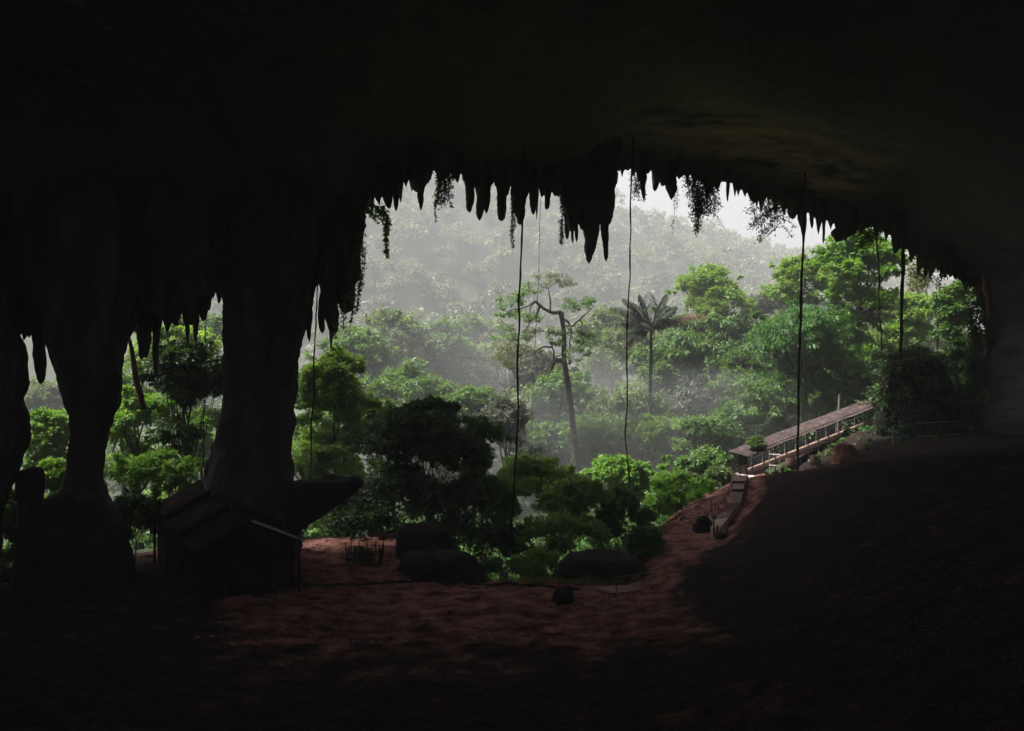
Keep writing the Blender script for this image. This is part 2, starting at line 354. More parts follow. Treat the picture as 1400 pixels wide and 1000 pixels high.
rsm = np.stack([gsm(rimw[:, 0], 80), rimw[:, 1], gsm(rimw[:, 2], 80)], 1)
t2x, t2z = gsm(np.gradient(gsm(rimw[:, 0], 80)), 80), gsm(np.gradient(gsm(rimw[:, 2], 80)), 80)
L2 = np.hypot(t2x, t2z); nrm_s = np.stack([-t2z / L2, L2 * 0, t2x / L2], 1)
flat_s = gsm(flat, 60)
for k in range(1, ND + 1):
    t = (k / ND) ** 1.8
    Yt = rimw[:, 1] + (-12 - rimw[:, 1]) * t  # unseen opening left behind the camera to let fill light in
    d = rimw[:, 1] - Yt
    lip = 2.6 * (1 - np.exp(-d / 0.9))
    r_flat = lip + 0.07 * d + 1.5 * np.sin(d * 0.16) * np.clip(d / 10, 0, 1)
    r_left = lip * 0.5 + 11 * (1 - np.exp(-d / 14)) + 0.05 * d
    fl = flat * (1 - np.clip(d / 20, 0, 1)) + flat_s * np.clip(d / 20, 0, 1)
    r = r_flat * fl + r_left * (1 - fl)
    bl = np.clip((d - 2) / 16, 0, 1)[:, None]; bl = bl * bl * (3 - 2 * bl)
    rb = rimw * (1 - bl) + rsm * bl + np.array([0, 0, 1.0]) * 2.5 * bl; nb_ = nrm * (1 - bl) + nrm_s * bl
    rows.append((rb * [1, 0, 1] + np.stack([d * 0, Yt, d * 0], 1) + nb_ * r[:, None], tooth * np.exp(-d / 0.7), (0.35 + 4.5 * side)[:, None] + 1.6 * np.clip(d / 6, 0, 1)[:, None]))
V = []
for base, th, amp in rows:
    p = base.copy(); p[:, 2] -= th
    nv = nrm * 0.8 + np.array([0, -0.5, 0])
    q = p * np.array([0.16, 0.10, 0.22])
    p = p + nv * (fbm(q, 4)[:, None] * amp * 1.1 + 0.35 * fbm(p * 0.7, 3)[:, None] * np.minimum(amp, 1.0))
    V.append(p)
nr = len(V); V = np.concatenate(V)
I = np.arange(nr * NC).reshape(nr, NC)
F = np.stack([I[:-1, :-1].ravel(), I[:-1, 1:].ravel(), I[1:, 1:].ravel(), I[1:, :-1].ravel()], 1)
cr = structure(link_mesh('cave_roof', V, F, M['rock'], loc=(0, 0, 0)))
pxv = np.tile(rim[:, 0], nr); rowi = np.repeat(np.arange(nr), NC)
lit_strip = np.clip((pxv - 780) / 160, 0, 1) * np.clip((1180 - pxv) / 50, 0, 1) * np.clip((rowi - 14) / 3, 0, 1) * np.clip((30 - rowi) / 9, 0, 1)  # paler ceiling strip inside the lip, light painted into the rock colour
at_ = cr.data.attributes.new('algae', 'FLOAT', 'POINT'); at_.data.foreach_set('value', lit_strip.astype(np.float32))
m_ = M['rock']; nt_ = m_.node_tree; bs = [n_ for n_ in nt_.nodes if n_.type == 'BSDF_PRINCIPLED'][0]
src = bs.inputs['Base Color'].links[0].from_socket
an = nt_.nodes.new('ShaderNodeAttribute'); an.attribute_name = 'algae'
mpn = nt_.nodes.new('ShaderNodeMapping'); mpn.inputs['Scale'].default_value = (.07, .28, .28)
nt_.links.new([n_ for n_ in nt_.nodes if n_.type == 'NEW_GEOMETRY'][0].outputs['Position'], mpn.inputs['Vector'])
nzn = nt_.nodes.new('ShaderNodeTexNoise'); nzn.inputs['Scale'].default_value = 1.0; nzn.inputs['Detail'].default_value = 9; nzn.inputs['Roughness'].default_value = .72
nt_.links.new(mpn.outputs[0], nzn.inputs['Vector'])
lit_ramp = ramp(nt_, [(.38, (.03, .026, .025)), (.5, (.26, .185, .14)), (.6, (.34, .26, .14)), (.72, (.55, .37, .27))]); nt_.links.new(nzn.outputs['Fac'], lit_ramp.inputs[0])
mm = nt_.nodes.new('ShaderNodeMix'); mm.data_type = 'RGBA'; nt_.links.new(an.outputs['Fac'], mm.inputs[0]); nt_.links.new(src, mm.inputs[6]); nt_.links.new(lit_ramp.outputs[0], mm.inputs[7]); nt_.links.new(mm.outputs[2], bs.inputs['Base Color'])
# ------------------------------------------------------------------ lofted rock
def loft(prof, Y, depth=1.0, nseg=60, rowsn=110, amp=0.5, flute=0.5, seed=0, sc=0.5, cap=True, capz=1.0, jag=0.0):
    prof = np.array(prof, float)
    py = np.linspace(prof[0, 0], prof[-1, 0], rowsn)
    l = np.interp(py, prof[:, 0], prof[:, 1]); r = np.interp(py, prof[:, 0], prof[:, 2])
    cx = ((l + r) / 2 - 700) / FPX * Y; rx = (r - l) / 2 / FPX * Y
    z = H - (py - 500) / FPX * Y
    a = np.linspace(0, 2 * np.pi, nseg, endpoint=False)
    p = np.zeros((rowsn, nseg, 3))
    p[:, :, 0] = cx[:, None] + rx[:, None] * np.cos(a); p[:, :, 1] = Y + rx[:, None] * depth * np.sin(a); p[:, :, 2] = z[:, None]
    q = p.reshape(-1, 3)
    n = np.stack([np.tile(np.cos(a), rowsn), np.tile(np.sin(a), rowsn), np.zeros(rowsn * nseg)], 1)
    rr = np.repeat(rx, nseg)
    k = np.minimum(1, rr / 1.5)
    d = amp * fbm(q * sc + seed * 13.1, 4) + flute * fbm(q * np.array([1.1, 1.1, 0.18]) + seed * 7.7, 3)
    if jag:
        nn_ = vnoise(q * .45 + seed * 3.1); d = d + jag * (np.round(nn_ * 3) / 3 * .7 + .5 * fbm(q * 1.4 + seed, 3))
    d = d + 0.16 * fbm(q * np.array([2.2, 2.2, .9]) + seed, 3)
    q = q + n * (d * k)[:, None]
    I = np.arange(rowsn * nseg).reshape(rowsn, nseg); J = np.roll(I, -1, 1)
    f = [tuple(x) for x in np.stack([I[:-1].ravel(), J[:-1].ravel(), J[1:].ravel(), I[1:].ravel()], 1)]
    if cap:                                    # rounded top and bottom
        for e, sg in ((0, 1), (rowsn - 1, -1)):
            ring = q[I[e]]; c = ring.mean(0); prev = I[e]; rr0 = rx[e]
            for m_, hh in ((.8, .10), (.5, .17), (.22, .2), (.03, .21)):
                p2 = c + (ring - c) * m_; p2[:, 2] += sg * hh * rr0 * capz + 0.25 * rr0 * capz * fbm(p2 * 0.8 + seed, 3)
                new = np.arange(len(q), len(q) + nseg); q = np.vstack([q, p2]); nx_ = np.roll(np.arange(nseg), -1)
                for k_ in range(nseg):
                    fc = (prev[k_], new[k_], new[nx_[k_]], prev[nx_[k_]]); f.append(tuple(int(t_) for t_ in (fc[::-1] if sg < 0 else fc)))
                prev = new
    return q, f

def pillar(label, prof, Y, **kw):
    v, f = loft(prof, Y, **kw)
    o = link_mesh('rock_pillar', v, f, M['drip']); return tag(o, label, 'rock pillar', 'rock pillars holding up the cave roof')
pillar('thickest dark rock pillar, standing behind the tin-roofed hut', [(250, 300, 430), (360, 303, 430), (400, 304, 426), (440, 304, 420), (480, 306, 410), (520, 307, 402), (560, 302, 396), (600, 296, 394), (640, 285, 394), (680, 279, 399), (790, 274, 408)], 66, depth=0.9, amp=0.45, flute=0.6, seed=1, jag=.3)
pillar('waisted dark rock pillar flaring onto a dark mound, beside the stump rock', [(260, 45, 190), (395, 50, 180), (430, 62, 172), (470, 71, 170), (500, 78, 166), (540, 86, 163), (570, 92, 152), (600, 95, 146), (640, 93, 141), (665, 88, 143), (700, 70, 155), (740, 50, 168), (860, 30, 185)], 60, depth=0.9, amp=0.4, flute=0.5, seed=2, jag=.28)
pillar('black rock pillar cut off by the left edge of the photo', [(260, -125, 6), (420, -120, 2), (445, -110, 9), (470, -100, 26), (500, -95, 29), (530, -95, 27), (548, -95, 24), (566, -95, 34), (590, -95, 30), (620, -100, 24), (650, -105, 14), (700, -110, -2), (860, -130, -12)], 56, depth=0.8, amp=0.25, flute=0.3, seed=3, jag=.2)

def rock(name, label, prof, Y, cat='boulder', mat='boulder', group=None, **kw):
    if cat == 'boulder': kw.setdefault('jag', .55)
    v, f = loft(prof, Y, **kw); o = link_mesh(name, v, f, M[mat]); return tag(o, label, cat, group)
rock('rock_stump', 'stubby upright rock like a broken stump, beside the waisted pillar', [(639, 40, 52), (643, 30, 58), (655, 23, 60), (672, 22, 59), (690, 27, 57), (730, 24, 70), (860, 20, 90)], 58, cat='rock', amp=0.2, flute=0.2, seed=4)
rock('rock_mound', 'broad dark mound under the waisted pillar and the stump rock', [(672, 80, 100), (684, 60, 130), (700, 40, 150), (730, 26, 165), (780, 18, 178), (900, 5, 200)], 59, depth=0.6, amp=0.5, flute=0.2, seed=5, cat='rock mound')
rock('rock_slab', 'leaf-shaped dark slab with a flat lit top, leaning from the thickest pillar', [(656, 430, 494), (658, 398, 497), (664, 374, 495), (677, 354, 482), (692, 346, 462), (708, 345, 438), (724, 348, 415), (745, 350, 400), (790, 350, 395)], 66, cat='rock slab', depth=0.5, amp=0.18, flute=0.12, seed=6)
rock('boulder', 'low black boulder on the red floor, nearest the small pen', [(752, 575, 600), (756, 556, 630), (764, 545, 648), (776, 543, 660), (790, 556, 667), (806, 570, 672)], 63, depth=0.7, amp=0.3, flute=0.1, seed=7, group='boulders on the cave floor')
rock('boulder', 'squarish dark boulder behind the low black boulder, under the shaded tree', [(723, 548, 610), (727, 545, 614), (742, 544, 622), (770, 540, 632)], 67, depth=0.7, amp=0.25, flute=0.1, seed=8, group='boulders on the cave floor')
rock('boulder', 'big black oval boulder fringed by bright green leaves', [(757, 800, 850), (760, 775, 866), (768, 765, 876), (780, 764, 884), (795, 776, 886), (812, 785, 880)], 65, depth=0.8, amp=0.3, flute=0.1, seed=9, group='boulders on the cave floor')
rock('boulder', 'small upright dark rock on the red floor in front of the big oval boulder', [(803, 765, 780), (808, 758, 784), (820, 752, 784), (835, 748, 782), (845, 748, 784)], 55, depth=0.9, amp=0.12, flute=0.1, seed=10, group='boulders on the cave floor')
rock('boulder', 'reddish boulder beside the upper end of the covered walkway', [(607, 1147, 1160), (611, 1142, 1168), (618, 1140, 1172), (640, 1138, 1176)], 97, mat='earth', depth=0.8, amp=0.1, flute=0.05, jag=.1, seed=12, group='boulders on the cave floor')
rock('boulder', 'dark round boulder below the concrete landing of the stairs', [(651, 1062, 1078), (655, 1054, 1086), (664, 1046, 1094), (685, 1040, 1104)], 92, depth=0.9, amp=0.25, flute=0.1, seed=14, group='boulders on the cave floor')
rock('boulder', 'dark boulder on the red slope beside the foot of the stairs', [(706, 958, 966), (710, 952, 970), (720, 948, 975), (735, 946, 978)], 82, depth=0.9, amp=0.2, flute=0.1, seed=15, group='boulders on the cave floor')

# ------------------------------------------------------------------ stalactites
def stalactite(tx_, ty, topy, w, Y, seed, rnd=0.55, lean=0.0, lobes=1.0):
    rowsn, nseg = 30, 16
    t = np.linspace(0, 1, rowsn)                  # 0 = root, 1 = tip
    ln = S(ty - topy, Y); r0 = S(w, Y) / 2
    rad = r0 * (0.35 * (1 - t) ** 2 + 0.85 * (1 - t ** 4) ** rnd * (1 - 0.22 * t)) * 1.25 
    rad[-1] = 0.02
    c = np.stack([(tx_ - 700) / FPX * Y + lean * ln * (1 - t) + 0.12 * r0 * np.sin(t * 7 + seed), Y + 0 * t, H - (topy - 500) / FPX * Y - ln * t], 1)
    a = np.linspace(0, 2 * np.pi, nseg, endpoint=False)
    p = c[:, None, :] + rad[:, None, None] * np.stack([np.cos(a), np.sin(a), 0 * a], 1)[None]
    q = p.reshape(-1, 3); n = np.stack([np.tile(np.cos(a), rowsn), np.tile(np.sin(a), rowsn), np.zeros(rowsn * nseg)], 1)
    rr = np.repeat(rad, nseg)
    d = (0.55 * fbm(q * np.array([1.6, 1.6, .5]) / max(r0, .3) * .5 + seed * 5.3, 3) + 0.5 * fbm(q * np.array([1.3, 1.3, .8]) + seed, 3) + 0.3 * fbm(q * np.array([3.5, 3.5, .8]) + seed, 2)) * rr * lobes
    q = q + n * d[:, None]
    I = np.arange(rowsn * nseg).reshape(rowsn, nseg); J = np.roll(I, -1, 1)
    f = [tuple(x) for x in np.stack([I[:-1].ravel(), J[:-1].ravel(), J[1:].ravel(), I[1:].ravel()], 1)] + [tuple(I[0]), tuple(I[-1][::-1])]
    return q, f
ST = [
    # label, Y, [(tip x, tip y, top y, width, rnd, lean)]
    ('short twin-tipped stalactite next to the leafy sprig at the left end of the rim', 82, [(531, 286, 225, 14, .5, 0), (541, 289, 225, 10, .5, 0), (525, 268, 225, 14, .5, 0)]),
    ('thin finger stalactite just right of the short twin-tipped one', 84, [(548, 277, 220, 6, .5, 0)]),
    ('stalactite with broad shoulders and one narrow drip, left of the leafy black creeper', 86, [(575, 288, 236, 9, .5, 0), (572, 264, 212, 26, .4, 0), (563, 262, 212, 10, .5, 0)]),
    ('small stalactite stub just right of the leafy black creeper', 88, [(626, 250, 210, 10, .5, 0)]),
    ('slender round-tipped stalactite right of the leafy creeper, beside a ragged one', 90, [(642, 291, 215, 13, .35, 0)]),
    ('ragged slanting stalactite ending in a jagged edge', 91, [(655, 302, 215, 17, .5, .12), (664, 292, 215, 13, .5, .05)]),
    ('smooth finger-shaped stalactite with a rounded tip', 91, [(686, 303, 220, 15, .25, 0)]),
    ('plump pointed stalactite touching the top of the longest hanging rope', 92, [(710, 308, 220, 19, .4, 0)]),
    ('pointed stalactite over the thin wire, right of the plump one', 93, [(730, 294, 225, 12, .5, -.05), (734, 301, 240, 4, .6, 0)]),
    ('blunt short stalactite over the bare-limbed emergent tree', 93, [(747, 287, 225, 12, .35, .05), (741, 270, 225, 10, .5, 0)]),
    ('wide ragged stalactite block with three small drips at its foot', 94, [(783, 333, 205, 9, .5, 0), (788, 331, 215, 8, .5, 0), (781, 318, 190, 30, .22, 0), (775, 328, 240, 11, .4, 0)]),
    ('longest pointed stalactite, centre of the rim beside the bright sky', 95, [(806, 361, 195, 21, .45, 0), (803, 318, 190, 36, .3, 0)]),
    ('long round-tipped stalactite bordering the bright sky, right of the longest one', 95, [(828, 358, 195, 14, .35, 0), (826, 310, 185, 32, .3, 0), (832, 300, 190, 20, .4, 0), (817, 322, 230, 6, .5, 0)]),
    ('small curved stalactite against white sky, under the first thin rope on the sky', 99, [(881, 274, 205, 9, .5, -.05)]),
    ('pointed stalactite like a fang against the white sky', 101, [(917, 274, 205, 19, .6, .03), (907, 255, 205, 16, .5, 0), (896, 262, 205, 12, .5, 0)]),
    ('tiny drip stalactite between the two sprays of hanging leaves', 103, [(995, 276, 222, 5, .5, 0)]),
    ('dark pointed stalactite at the top of the thick rope over the covered walkway', 105, [(1098, 328, 262, 12, .7, 0), (1085, 300, 262, 16, .5, 0)]),
    ('tapered stalactite right of the thick rope over the walkway', 105, [(1110, 313, 262, 9, .6, 0)]),
    ('thin teardrop stalactite left of the beak-shaped rock', 106, [(1126, 333, 265, 5, .4, 0), (1126, 318, 265, 4, .5, 0)]),
    ('short pointed stalactite under the beak-shaped rock', 106, [(1156, 332, 275, 6, .5, 0)]),
    ('fang-shaped stalactite left of the thick dark pole', 106, [(1225, 347, 290, 15, .6, 0)]),
    ('pair of little drips on the sloping right end of the rim', 105, [(1271, 353, 315, 6, .5, 0), (1277, 350, 318, 4, .5, 0)]),
    ('needle-thin drip hanging over the pale leafless trunk', 104, [(1287, 386, 330, 5, .7, 0)]),
    ('small blunt drip at the low right end of the rim', 104, [(1296, 374, 335, 7, .4, 0), (1306, 382, 340, 8, .5, 0), (1316, 388, 345, 8, .5, 0)]),
    ('massive mossy stalactite with a hanging green tail, right of the thickest pillar', 70, [(455, 458, 300, 30, .35, 0), (470, 430, 290, 34, .35, .02), (481, 395, 270, 26, .5, 0), (453, 479, 380, 7, .5, 0), (488, 360, 290, 16, .4, .0)]),
    ('dark stalactite pair between the thickest pillar and the massive mossy stalactite', 69, [(441, 456, 330, 13, .4, 0), (423, 468, 340, 10, .4, 0), (418, 452, 340, 22, .4, 0)]),
    ('forked dark stalactite beside the dead reddish trunk', 68, [(193, 492, 385, 16, .3, 0), (200, 490, 385, 14, .3, 0)]),
    ('long club-shaped stalactite between the pillars, reaching lowest of its row', 68, [(213, 513, 385, 11, .25, 0)]),
    ('short stubby stalactite right of the long club-shaped one', 68, [(229, 456, 385, 12, .4, 0), (240, 445, 385, 20, .5, 0)]),
    ('twin thin stalactites beside the left flank of the thickest pillar', 69, [(256, 471, 375, 9, .35, 0), (267, 472, 375, 8, .35, 0), (261, 445, 370, 26, .4, 0)]),
    ('stalactite stub close against the thickest pillar, over the dark forked tree', 69, [(279, 440, 365, 14, .5, 0), (286, 425, 365, 14, .5, 0)]),
    ('smooth tongue-shaped stalactite between the two leftmost pillars', 63, [(55, 526, 415, 14, .2, 0)]),
    ('broad stalactite merging into the leftmost pillar', 62, [(15, 478, 410, 20, .4, 0), (23, 470, 410, 14, .4, 0)]),
]
for k, (lab, Y, parts) in enumerate(ST):
    g = G()
    for j, (a, b, c, w, rd, ln) in enumerate(parts):
        v, f = stalactite(a, b, c, w, Y + 0.25 * j, k * 3.7 + j, rd, ln); g.add(v, f)
    o = g.build('stalactite', M['moss'] if k in () else M['drip'])
    tag(o, lab, 'stalactite', 'stalactites hanging along the cave mouth')
v, f = loft([(285, 1150, 1172), (300, 1148, 1172), (312, 1142, 1172), (318, 1136, 1170), (322, 1137, 1164), (326, 1140, 1158), (330, 1142, 1148)], 106, depth=0.6, amp=0.15, flute=0.1, seed=21, rowsn=40)
tag(link_mesh('rock_beak', v, f, M['drip']), 'beak-shaped rock pointing left on the rim, left of the light green tree', 'rock')

# ------------------------------------------------------------------ leaves
def leaf_quads(pos, axis, nrm_, length, width):
    """pos Nx3 base points, axis = leaf direction, nrm_ = face normal -> quads (diamond leaves)"""
    axis = axis / (np.linalg.norm(axis, axis=1, keepdims=True) + 1e-9)
    side = np.cross(axis, nrm_); side /= (np.linalg.norm(side, axis=1, keepdims=True) + 1e-9)
    L = length[:, None]; W = width[:, None]
    up = np.cross(side, axis)
    v = np.stack([pos, pos + axis * L * .45 + side * W * .5 + up * L * .06, pos + axis * L - up * L * .05, pos + axis * L * .45 - side * W * .5 + up * L * .06], 1).reshape(-1, 3)
    f = np.arange(len(v)).reshape(-1, 4)
    return v, f
def rdir(n, r=None):
    r = r or rng
    d = r.normal(size=(n, 3)); return d / np.linalg.norm(d, axis=1, keepdims=True)
def crown_leaves(cushions, n, ll, droop=0.35, flat=0.7, asp=0.42, inner=0.15):
    """cushions: list of (center, radius)"""
    c = np.array([q[0] for q in cushions]); r = np.array([q[1] for q in cushions])
    # twig clusters spread over each cushion, leaves gathered round the twigs
    m = max(len(r) * 10, n // 34); w = r ** 2; ti = rng.choice(len(r), m, p=w / w.sum())
    d = rdir(m); d[:, 2] = np.where(d[:, 2] < -0.4, -d[:, 2] * .8, d[:, 2])
    rad = np.where(rng.random(m) < inner, rng.random(m) * 0.7, 0.62 + 0.5 * rng.random(m) ** 1.4)
    lump = 1 + 0.45 * fbm(d * 2.1 + c[ti] * 0.37, 2)
    tp = c[ti] + d * (r[ti] * rad * lump)[:, None] * np.array([1, 1, flat])
    tr_ = r[ti] * (0.16 + 0.16 * rng.random(m)); tn = d * .6 + np.array([0, 0, .5]) + rdir(m) * .35
    idx = rng.integers(0, m, n); dd = rdir(n) * (rng.random(n) ** .6)[:, None]
    pos = tp[idx] + dd * tr_[idx][:, None] * np.array([1.2, 1.2, .8])
    ax = d[idx] * np.array([.8, .8, .3]) + dd * .8 + rdir(n) * 0.35 - np.array([0, 0, droop])
    nm = tn[idx] + rdir(n) * 0.4
    L = ll * (0.6 + 0.8 * rng.random(n)) * (.7 + .8 * rng.random(m))[idx]
    return leaf_quads(pos, ax, nm, L, L * asp)
def cushions_for(c, rx, ry, rz, k, size=0.34, top=0.25):
    out = []
    for _ in range(k):
        d = rdir(1)[0]; d[2] = d[2] if rng.random() < 0.5 else abs(d[2])
        m = (0.35 + 0.65 * rng.random() ** 0.5)
        rr = size * (0.7 + 0.6 * rng.random()) * min(rx, (rx + rz) / 2)
        m2 = max(0.0, 1 - rr / max(rx, 1e-3) * 0.8)
        out.append((c + d * m * np.array([rx, ry, rz]) * m2, rr))
    for _ in range(k // 2):                      # sprigs that stick out and break the outline
        d = rdir(1)[0]; d[2] = abs(d[2]) * .9 - .1
        out.append((c + d * (0.85 + .4 * rng.random()) * np.array([rx, ry, rz]), size * rx * (.2 + .3 * rng.random())))
    out.append((c + np.array([0, 0, rz * 0.55]), size * rx))
    return out
def branch_mesh(base, cush, r0, fork=0.55, wob=0.5, n_l=9, seg=7):
    g = G()
    c = np.mean([q[0] for q in cush], 0)
    top = base + (c - base) * 1.0
    trunk = pipe_noise(smooth_path([base - np.array([0, 0, .8]), base + (top - base) * .4 + np.array([wob * .4, 0, 0]), top], 16), wob * .5, .25)
    g.tube(trunk, [r0 * 1.35, r0, r0 * .85, r0 * .6, r0 * .3], seg)
    order = sorted(cush, key=lambda q: -q[1])[:n_l]
    for q, rr in order:
        t = fork + (0.95 - fork) * rng.random(); a = trunk[min(15, int(t * 15))]
        m = (a + q) / 2 + rdir(1)[0] * 0.4 + np.array([0, 0, -0.1 * np.linalg.norm(q - a)])
        g.tube(pipe_noise(smooth_path([a, m, q + np.array([0, 0, rr * .2])], 9), .25, .5), [r0 * .42, r0 * .28, r0 * .1], 5)
    return g
def tree(name, label, px, py, w, h, Y, mat, n, ll=4.5, k=20, size=0.34, cat='tree', group=None, trunk='bark', tr=None, basex=None, droop=.35, flat=.85, dep=.8, asp=.42, wob=.6, n_l=9, fork=.55, inner=.15, base_py=None, skirt=0):
    c = P(px, py, Y); rx, rz = S(w / 2, Y) * 1.2, S(h / 2, Y) * 1.15
    n = int(n * FOL); ll = ll * 1.05; k = int(k * 1.5)
    cush = cushions_for(c, rx, rx * dep, rz, k, size)
    bx = c[0] if basex is None else (basex - 700) / FPX * Y
    bz = gz(bx, Y) if Y < 190 else float(hill_np([bx], [Y])[0]) - 1
    if base_py is not None: bz = H - (base_py - 500) / FPX * Y
    bz = min(bz, c[2] - rz * 0.9)
    if skirt:
        for _ in range(skirt):
            t_ = rng.random(); cush.append((np.array([bx + (c[0] - bx) * t_, Y, bz + (c[2] - rz * .5 - bz) * t_]) + rdir(1)[0] * np.array([rx * .7, rx * .4, .5]), rx * (.28 + .2 * rng.random())))
        n = int(n * 1.35)
    base = np.array([bx, Y, bz])
    o = root(name, base, label, cat, group)
    v, f = crown_leaves(cush, n, S(ll, Y), droop, flat, asp, inner)
    link_mesh('crown', v, f, M[mat], o, smooth=False)
    r0 = tr if tr is not None else 0.09 + 0.012 * (c[2] + rz - bz)
    branch_mesh(base, cush, r0, fork, wob, n_l).build('trunk', M[trunk], o)
    return o

FOL = 2.7
GT = 'jungle trees growing outside the cave mouth'
GB = 'bushes growing in the hollow below the cave mouth'
# --- trees at the right
tree('broadleaf_tree', 'tall pale green tree with a feathery crown and dark nest, right of the palm', 975, 415, 105, 95, 150, 'lime', 9000, 3.6, 22, .32, group=GT, tr=.3, flat=.8)
tree('broadleaf_tree', 'dense drooping grey-green tree below the feathery pale crown', 975, 490, 140, 120, 146, 'mid', 10000, 4.4, 24, .3, group=GT, droop=.8, skirt=9)
tree('broadleaf_tree', 'hazy grey-green tree with drooping leaves left of the covered walkway roof', 960, 560, 120, 90, 140, 'grey', 7000, 4.4, 18, .3, group=GT, droop=.8, skirt=9)
tree('broadleaf_tree', 'rounded light green tree top behind the thick rope over the walkway', 1098, 395, 90, 80, 140, 'lime', 7000, 3.8, 16, .34, group=GT, skirt=9)
tree('bamboo_clump', 'feathery deep green plume-like tree arching behind the thick rope', 1092, 475, 125, 120, 125, 'deep', 13000, 4.0, 20, .34, cat='tree', group=GT, droop=.9, asp=.3, tr=.16, basex=1100, skirt=9)
tree('broadleaf_tree', 'soft green bushy tree between the plume-like tree and the walkway roof', 1050, 560, 110, 90, 124, 'mid', 9000, 3.8, 18, .3, group=GT, droop=.7, asp=.35, skirt=9)
tree('broadleaf_tree', 'bright green tree reaching up to the roof rim right of the beak-shaped rock', 1178, 375, 105, 125, 128, 'bright', 12000, 4.4, 26, .27, group=GT, tr=.22, n_l=12, skirt=9)
tree('broadleaf_tree', 'bright green tree behind the thick dark pole, level with its middle', 1240, 438, 90, 70, 140, 'lime', 7000, 4.0, 16, .3, group=GT, skirt=9)
tree('broadleaf_tree', 'thin airy tree with sparse leaves against the sky right of the thick pole', 1272, 385, 70, 60, 150, 'olive', 900, 4.0, 10, .3, group=GT, tr=.12, inner=.4)
tree('broadleaf_tree', 'yellowish green leafy tree close to the right rock wall', 1308, 430, 55, 100, 120, 'mid', 6000, 4.2, 16, .34, group=GT, skirt=9)
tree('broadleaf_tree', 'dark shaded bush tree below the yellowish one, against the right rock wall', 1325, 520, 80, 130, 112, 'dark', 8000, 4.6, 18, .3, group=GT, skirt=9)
tree('bush', 'small green bush in front of the right rock wall, right of the ivy-covered mound', 1308, 545, 40, 40, 106, 'deep', 2500, 4.6, 10, .34, cat='bush', group=GT, tr=.06)
tree('broadleaf_tree', 'deep green tree just above the upper end of the walkway roof', 1180, 515, 70, 80, 127, 'deep', 7000, 4.0, 16, .3, group=GT, skirt=9)
tree('broadleaf_tree', 'mid green tree under the drooping grey palm, right of the plume-like tree', 1145, 505, 75, 85, 124, 'bright', 6000, 4.0, 14, .32, group=GT, skirt=9)
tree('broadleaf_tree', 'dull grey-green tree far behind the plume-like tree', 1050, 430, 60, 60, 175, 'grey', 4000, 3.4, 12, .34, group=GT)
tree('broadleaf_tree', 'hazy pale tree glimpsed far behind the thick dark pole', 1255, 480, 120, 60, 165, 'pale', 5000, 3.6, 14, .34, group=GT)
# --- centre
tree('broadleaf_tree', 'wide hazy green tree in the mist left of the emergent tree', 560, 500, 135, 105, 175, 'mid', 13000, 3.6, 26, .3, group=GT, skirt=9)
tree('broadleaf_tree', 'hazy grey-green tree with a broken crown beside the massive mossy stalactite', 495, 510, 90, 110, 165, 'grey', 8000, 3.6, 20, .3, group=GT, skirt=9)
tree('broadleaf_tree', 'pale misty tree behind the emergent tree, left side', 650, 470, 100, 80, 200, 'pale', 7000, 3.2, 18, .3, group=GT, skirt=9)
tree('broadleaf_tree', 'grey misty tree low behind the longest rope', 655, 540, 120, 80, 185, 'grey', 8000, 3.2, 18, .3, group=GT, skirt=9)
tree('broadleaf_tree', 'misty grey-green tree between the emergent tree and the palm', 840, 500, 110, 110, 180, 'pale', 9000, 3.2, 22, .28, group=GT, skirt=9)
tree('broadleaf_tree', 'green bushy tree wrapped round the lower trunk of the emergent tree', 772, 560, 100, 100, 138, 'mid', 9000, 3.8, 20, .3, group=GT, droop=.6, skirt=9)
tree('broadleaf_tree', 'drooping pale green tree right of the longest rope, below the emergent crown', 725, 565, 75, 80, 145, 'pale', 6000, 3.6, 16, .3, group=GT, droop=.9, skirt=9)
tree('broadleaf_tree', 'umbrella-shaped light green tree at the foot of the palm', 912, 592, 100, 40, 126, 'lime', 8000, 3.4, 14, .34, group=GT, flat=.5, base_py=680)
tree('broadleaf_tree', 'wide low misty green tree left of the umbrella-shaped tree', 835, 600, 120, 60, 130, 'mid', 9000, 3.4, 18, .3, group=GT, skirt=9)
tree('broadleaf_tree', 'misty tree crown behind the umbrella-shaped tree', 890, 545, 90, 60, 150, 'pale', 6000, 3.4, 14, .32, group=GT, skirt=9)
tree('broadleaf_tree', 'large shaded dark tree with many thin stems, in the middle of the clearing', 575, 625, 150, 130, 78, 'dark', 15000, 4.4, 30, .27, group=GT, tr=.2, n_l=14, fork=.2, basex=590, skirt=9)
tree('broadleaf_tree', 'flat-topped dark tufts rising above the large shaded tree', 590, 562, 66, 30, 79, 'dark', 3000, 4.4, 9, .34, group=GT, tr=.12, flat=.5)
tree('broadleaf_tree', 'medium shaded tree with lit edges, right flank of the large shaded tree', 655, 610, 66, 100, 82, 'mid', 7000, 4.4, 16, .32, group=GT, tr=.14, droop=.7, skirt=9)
tree('broadleaf_tree', 'vivid green tree just right of the thickest pillar', 455, 560, 105, 160, 92, 'lime', 14000, 4.8, 28, .28, group=GT, tr=.2, skirt=9)
tree('broadleaf_tree', 'small light green tree at the right shoulder of the vivid green tree', 505, 580, 50, 60, 100, 'mid', 4000, 4.4, 12, .34, group=GT, tr=.1, skirt=9)
